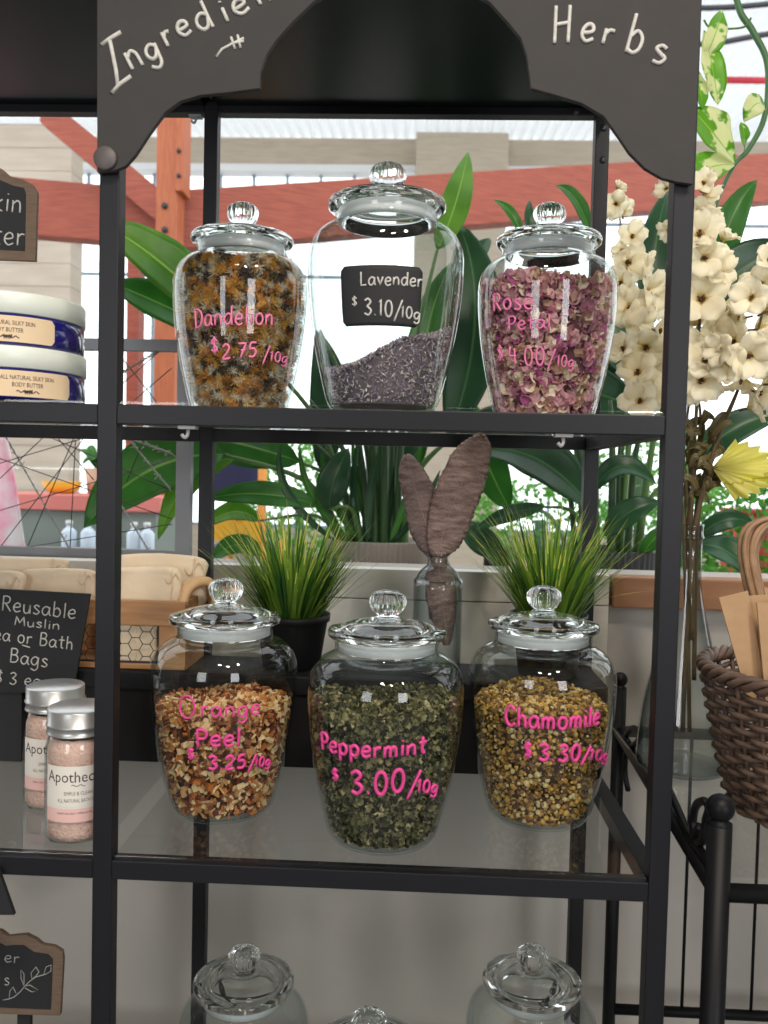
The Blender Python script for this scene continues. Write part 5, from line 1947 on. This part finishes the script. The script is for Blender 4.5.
# ------------------------------------------------------------------ wicker basket
pb = onY(709, 674, .16)
RBk = .165
cb = np.array([pb[0] + RBk + .004, .17, ZG])
HB = zat(709, 674, .16) - ZG
bk = thing('wicker_basket', cb, 'brown wicker basket with arched handle on the iron stand', 'basket')
NS = 30


def brad(z_):
    return .118 + (RBk - .118) * min(max(z_ / HB, 0), 1) ** .8


b = MB()
for k_ in range(NS):
    a = 2 * PI * k_ / NS
    b.tube([(cb[0] + brad(z_) * math.cos(a), cb[1] + brad(z_) * math.sin(a), ZG + z_) for z_ in np.linspace(.002, HB, 7)], .0035, 6)
b.build('stakes', M['wicker'], bk)
b = MB()
rows = 19
for i in range(rows):
    z_ = .007 + (HB - .022) * i / (rows - 1)
    pts = []
    for q in range(NS * 4 + 1):
        a = 2 * PI * q / (NS * 4)
        rr = brad(z_) + .0052 * math.cos(NS * a / 2 * 1.0 + PI * i)
        pts.append((cb[0] + rr * math.cos(a), cb[1] + rr * math.sin(a), ZG + z_ + .0012 * math.sin(3 * a + i)))
    b.tube(pts, .0044, 6, cap=False)
b.lathe([(0, .004), (.112, .004), (.115, .007), (.112, .010), (0, .010)], 40, tuple(cb))
b.build('weave', M['wicker'], bk)
b = MB()
for s in range(3):
    pts = []
    for q in range(181):
        a = 2 * PI * q / 180
        rr = RBk + .006 * math.cos(14 * a + s * 2.1)
        pts.append((cb[0] + rr * math.cos(a), cb[1] + rr * math.sin(a), ZG + HB + .004 + .007 * math.sin(14 * a + s * 2.1)))
    b.tube(pts, .0055, 7, cap=False)
b.build('rim', M['wicker'], bk)
b = MB()
hpx = [(768, 640), (757, 600), (750, 570), (748, 545), (755, 526), (774, 517), (805, 516), (835, 530), (848, 570), (850, 640)]
for s in range(8):
    o_ = s * 2.6 - 9
    pts = smooth_path([onY(px + o_ * (1 if px < 760 else .2) * .9, py + (abs(o_) * .5 if py < 560 else 0) + o_ * .4, .27 + .012 * math.sin(s * 2)) for px, py in hpx], 7)
    b.tube(pts, .0042, 6)
b.build('handle', M['wickerpale'], bk)
for i, (pp, Y_, lab) in enumerate((([(719, 598), (748, 591), (768, 700), (748, 700)], .135, 'kraft paper sleeve leaning farthest out at the basket side'),
                                   ([(749, 596), (775, 594), (790, 700), (760, 700)], .150, 'kraft paper sleeve standing behind the leaning one in the basket'),
                                   ([(757, 603), (790, 603), (800, 705), (766, 705)], .118, 'kraft paper sleeve standing in front in the wicker basket'),
                                   ([(764, 588), (800, 588), (812, 700), (778, 700)], .168, 'kraft paper sleeve at the back beneath the basket handle'))):
    Q = [onY(px, py, Y_) for px, py in pp]
    b = MB(); b.prism([(float(p_[0]), float(p_[2])) for p_ in Q], Y_, Y_ + .003)
    tag(b.build('kraft_sleeve', M['kraft'], recalc=True), lab, 'paper sleeve', 'kraft paper sleeves in the basket')

# ------------------------------------------------------------------ courtyard objects seen behind
YC = 3.0
A, B = onY(-140, 505, YC), onY(156, 507, YC)
t = thing('counter', ((A[0] + B[0]) / 2, YC + .3, 0), 'grey green counter with dusty pink top edge beyond the wire frame', 'counter')
b = MB(); b.box((A[0], YC, 0), (B[0], YC + .34, A[2] - .002)); b.build('cabinet', M['counter'], t)
b = MB(); b.box((A[0] - .03, YC - .03, A[2]), (B[0] + .03, YC + .36, zat(50, 494, YC))); b.build('worktop', M['countertop'], t, bevel=.006)
zct = zat(50, 494, YC) + .001
c = onY(62, 484, YC + .15)
b = MB(); b.lathe([(0, 0), (.05, 0), (.07, .01), (.10, .06), (.095, .06), (.065, .015), (0, .01)], 32, (c[0], YC + .15, zct))
tag(b.build('bowl', M['yellow'], recalc=True), 'yellow bowl on the pink edged counter seen through the wires', 'bowl')
c = onY(97, 480, YC + .2)
t = thing('potted_plant', (c[0], YC + .2, zct), 'small leafy plant in a pale terracotta pot on the counter', 'potted plant')
b = MB(); b.lathe([(0, 0), (.045, 0), (.06, .13), (.052, .13), (.04, .02), (0, .02)], 28, (c[0], YC + .2, zct)); b.build('pot', M['terracotta'], t, recalc=True)
for i in range(12):
    a = i * 2.4
    p0 = np.array([c[0], YC + .2, zct + .12])
    d = np.array([.10 * math.cos(a), .08 * math.sin(a), .06 + .06 * math.sin(i * 1.7)])
    leaf('leaf', p0, p0 + d, .022, t, M['leaf'], p0 + d * .5 + np.array([0, 0, .04]), (0, -.6, 1), n=8, m=4, seed=i)
bo = thing('bottle', (0, 0, 0), '', 'bottle', 'pale blue bottles in front of the counter')
b = MB(); b.lathe([(0, 0), (.03, 0), (.032, .006), (.032, .09), (.02, .105), (.012, .11), (.012, .125), (0, .125)], 24); b.build('body', M['bluewhite'], bo, recalc=True)
b = MB(); b.lathe([(0, .122), (.015, .122), (.015, .14), (0, .14)], 20); b.build('cap', M['trimwhite'], bo, recalc=True)
zsh = zat(80, 553, 2.6)
A, B = onY(-60, 553, 2.6), onY(170, 553, 2.6)
b = MB(); b.box((A[0], 2.5, 0), (B[0], 2.9, zsh - .001)); tag(b.build('side_table', M['counter'], bevel=.01), 'low grey green table in front of the counter carrying pale bottles', 'table')
for i, (px, lab) in enumerate(((69, 'pale blue bottle on the low table, first seen through the wires'), (88, 'pale blue bottle on the low table, close beside the rack post'), (134, 'pale blue bottle on the low table, just right of the rack post'), (147, 'pale blue bottle on the low table, nearest the steel upright'))):
    o = bo if i == 0 else copy_tree(bo)
    o.location = (float(onY(px, 545, 2.62)[0]), 2.62, zsh)
    o['label'] = lab
# cloth hung at far left
b = MB()
vs, fs = [], []
for i in range(21):
    for k_ in range(11):
        s, u = i / 20, k_ / 10
        px = -40 + (40 + 5 + 22 * s) * u
        p = onY(px, 435 + 118 * s, 2.2)
        vs.append((p[0], 2.2 + .02 * math.sin(9 * u) + .01 * math.sin(5 * s), p[2]))
for i in range(20):
    for k_ in range(10):
        o_ = i * 11 + k_
        fs.append((o_, o_ + 1, o_ + 12, o_ + 11))
b.add(vs, fs, 0, True)
zlo_ = min(v[2] for v in vs)
o = b.build('patterned_cloth', M['cloth'])
so = o.modifiers.new('thickness', 'SOLIDIFY'); so.thickness = .004
tag(o, 'white cloth with pink print hanging at the wire frame left side', 'cloth')
# canvas chair
cc = onY(232, 560, 2.3)
t = thing('canvas_chair', (cc[0], 2.5, 0), 'navy canvas chair with yellow wooden frame in the courtyard', 'chair')
xa, xb = float(onY(206, 500, 2.3)[0]), float(onY(262, 500, 2.3)[0])
z1_, z0_ = zat(230, 446, 2.3), zat(230, 496, 2.3)
b = MB()
vs, fs = [], []
for i in range(9):
    for k_ in range(13):
        u = k_ / 12
        vs.append((xa + (xb - xa) * u, 2.3 + .06 * math.sin(PI * u), z0_ + (z1_ - z0_) * i / 8))
for i in range(8):
    for k_ in range(12):
        o_ = i * 13 + k_
        fs.append((o_, o_ + 1, o_ + 14, o_ + 13))
b.add(vs, fs, 0, True)
o = b.build('backrest', M['navy'], t); so = o.modifiers.new('thickness', 'SOLIDIFY'); so.thickness = .01
zse = zat(230, 548, 2.3)
b = MB(); b.box((xa, 2.3, zse - .02), (xb, 2.75, zse)); b.build('seat', M['navy'], t)
b = MB(); b.box((xa, 2.27, zat(220, 540, 2.3)), (xb, 2.30, zat(220, 512, 2.3))); b.build('seat_rail', M['yellow'], t)
for x_ in (xa, xb):
    for y_ in (2.3, 2.75):
        b = MB(); b.tube([(x_, y_, 0), (x_, y_, z1_ if y_ < 2.5 else zse)], .018, 10); b.build('leg', M['orange'], t)
b = MB(); b.tube([onY(231, 498, 2.28), onY(240, 520, 2.28)], .018, 8); b.build('brace', M['orange'], t)

# bushes beyond, to the right and centre
rl = random.Random(21)


def bush(px, py, wpx, hpx, Y, lab, mt, n=260, lw=.03):
    c = onY(px, py, Y)
    s = scale_at(c)
    root = thing('bush', (c[0], Y, 0), lab, 'bush')
    b = MB()
    for i in range(n):
        th, ph = rl.uniform(0, 2 * PI), rl.uniform(-1, 1)
        rr = rl.uniform(.6, 1) ** .5
        p = np.array([c[0] + wpx * s * rr * math.cos(th) * math.sqrt(1 - ph * ph), Y + .25 * math.sin(th) * rr, c[2] + hpx * s * ph * rr])
        d = np.array([rl.uniform(-1, 1), rl.uniform(-1, 1), rl.uniform(-.4, 1)])
        d = d / np.linalg.norm(d) * lw * rl.uniform(.7, 1.4)
        sdv = np.cross(d, [rl.uniform(-1, 1), rl.uniform(-1, 1), rl.uniform(-1, 1)])
        sdv = sdv / (np.linalg.norm(sdv) + 1e-9) * lw * .4
        k0 = b.add([p, p + d * .5 + sdv, p + d, p + d * .5 - sdv], [(0, 1, 2, 3)], 0, True)
        for q, uvv in enumerate(((.5, 0), (.9, .5), (.5, 1), (.1, .5))):
            b.uv[k0 + q] = uvv
    b.build('foliage', mt, root)
    b = MB(); b.tube([(c[0], Y, 0), (c[0], Y, c[2])], .03, 8); b.build('stem', M['stalkdark'], root)


bush(745, 535, 85, 55, 2.3, 'bright green bush beyond the half wall behind the basket', M['bush'], 2600, .028)
bush(540, 520, 75, 40, 3.6, 'bright green bush seen between the right planter stalks', M['bush'], 1100, .034)
bush(300, 500, 60, 60, 4.2, 'green bush behind the stalks of the grey planter', M['bush'], 1100, .04)
bush(640, 470, 60, 70, 4.0, 'tall green bush behind the dark leaves on the right', M['bush'], 1100, .04)
A, B = onY(742, 524, 2.6), onY(790, 514, 2.6)
t = thing('red_planter', ((A[0] + B[0]) / 2, 2.7, 0), 'red planter box beyond the wall just above the basket handle', 'planter')
b = MB(); b.box((A[0], 2.6, 0), (B[0] + .1, 2.85, B[2])); b.build('box', M['red'], t, bevel=.01)
b = MB(); b.box((A[0] - .01, 2.59, B[2]), (B[0] + .11, 2.86, B[2] + .015)); b.build('rim', M['red'], t)
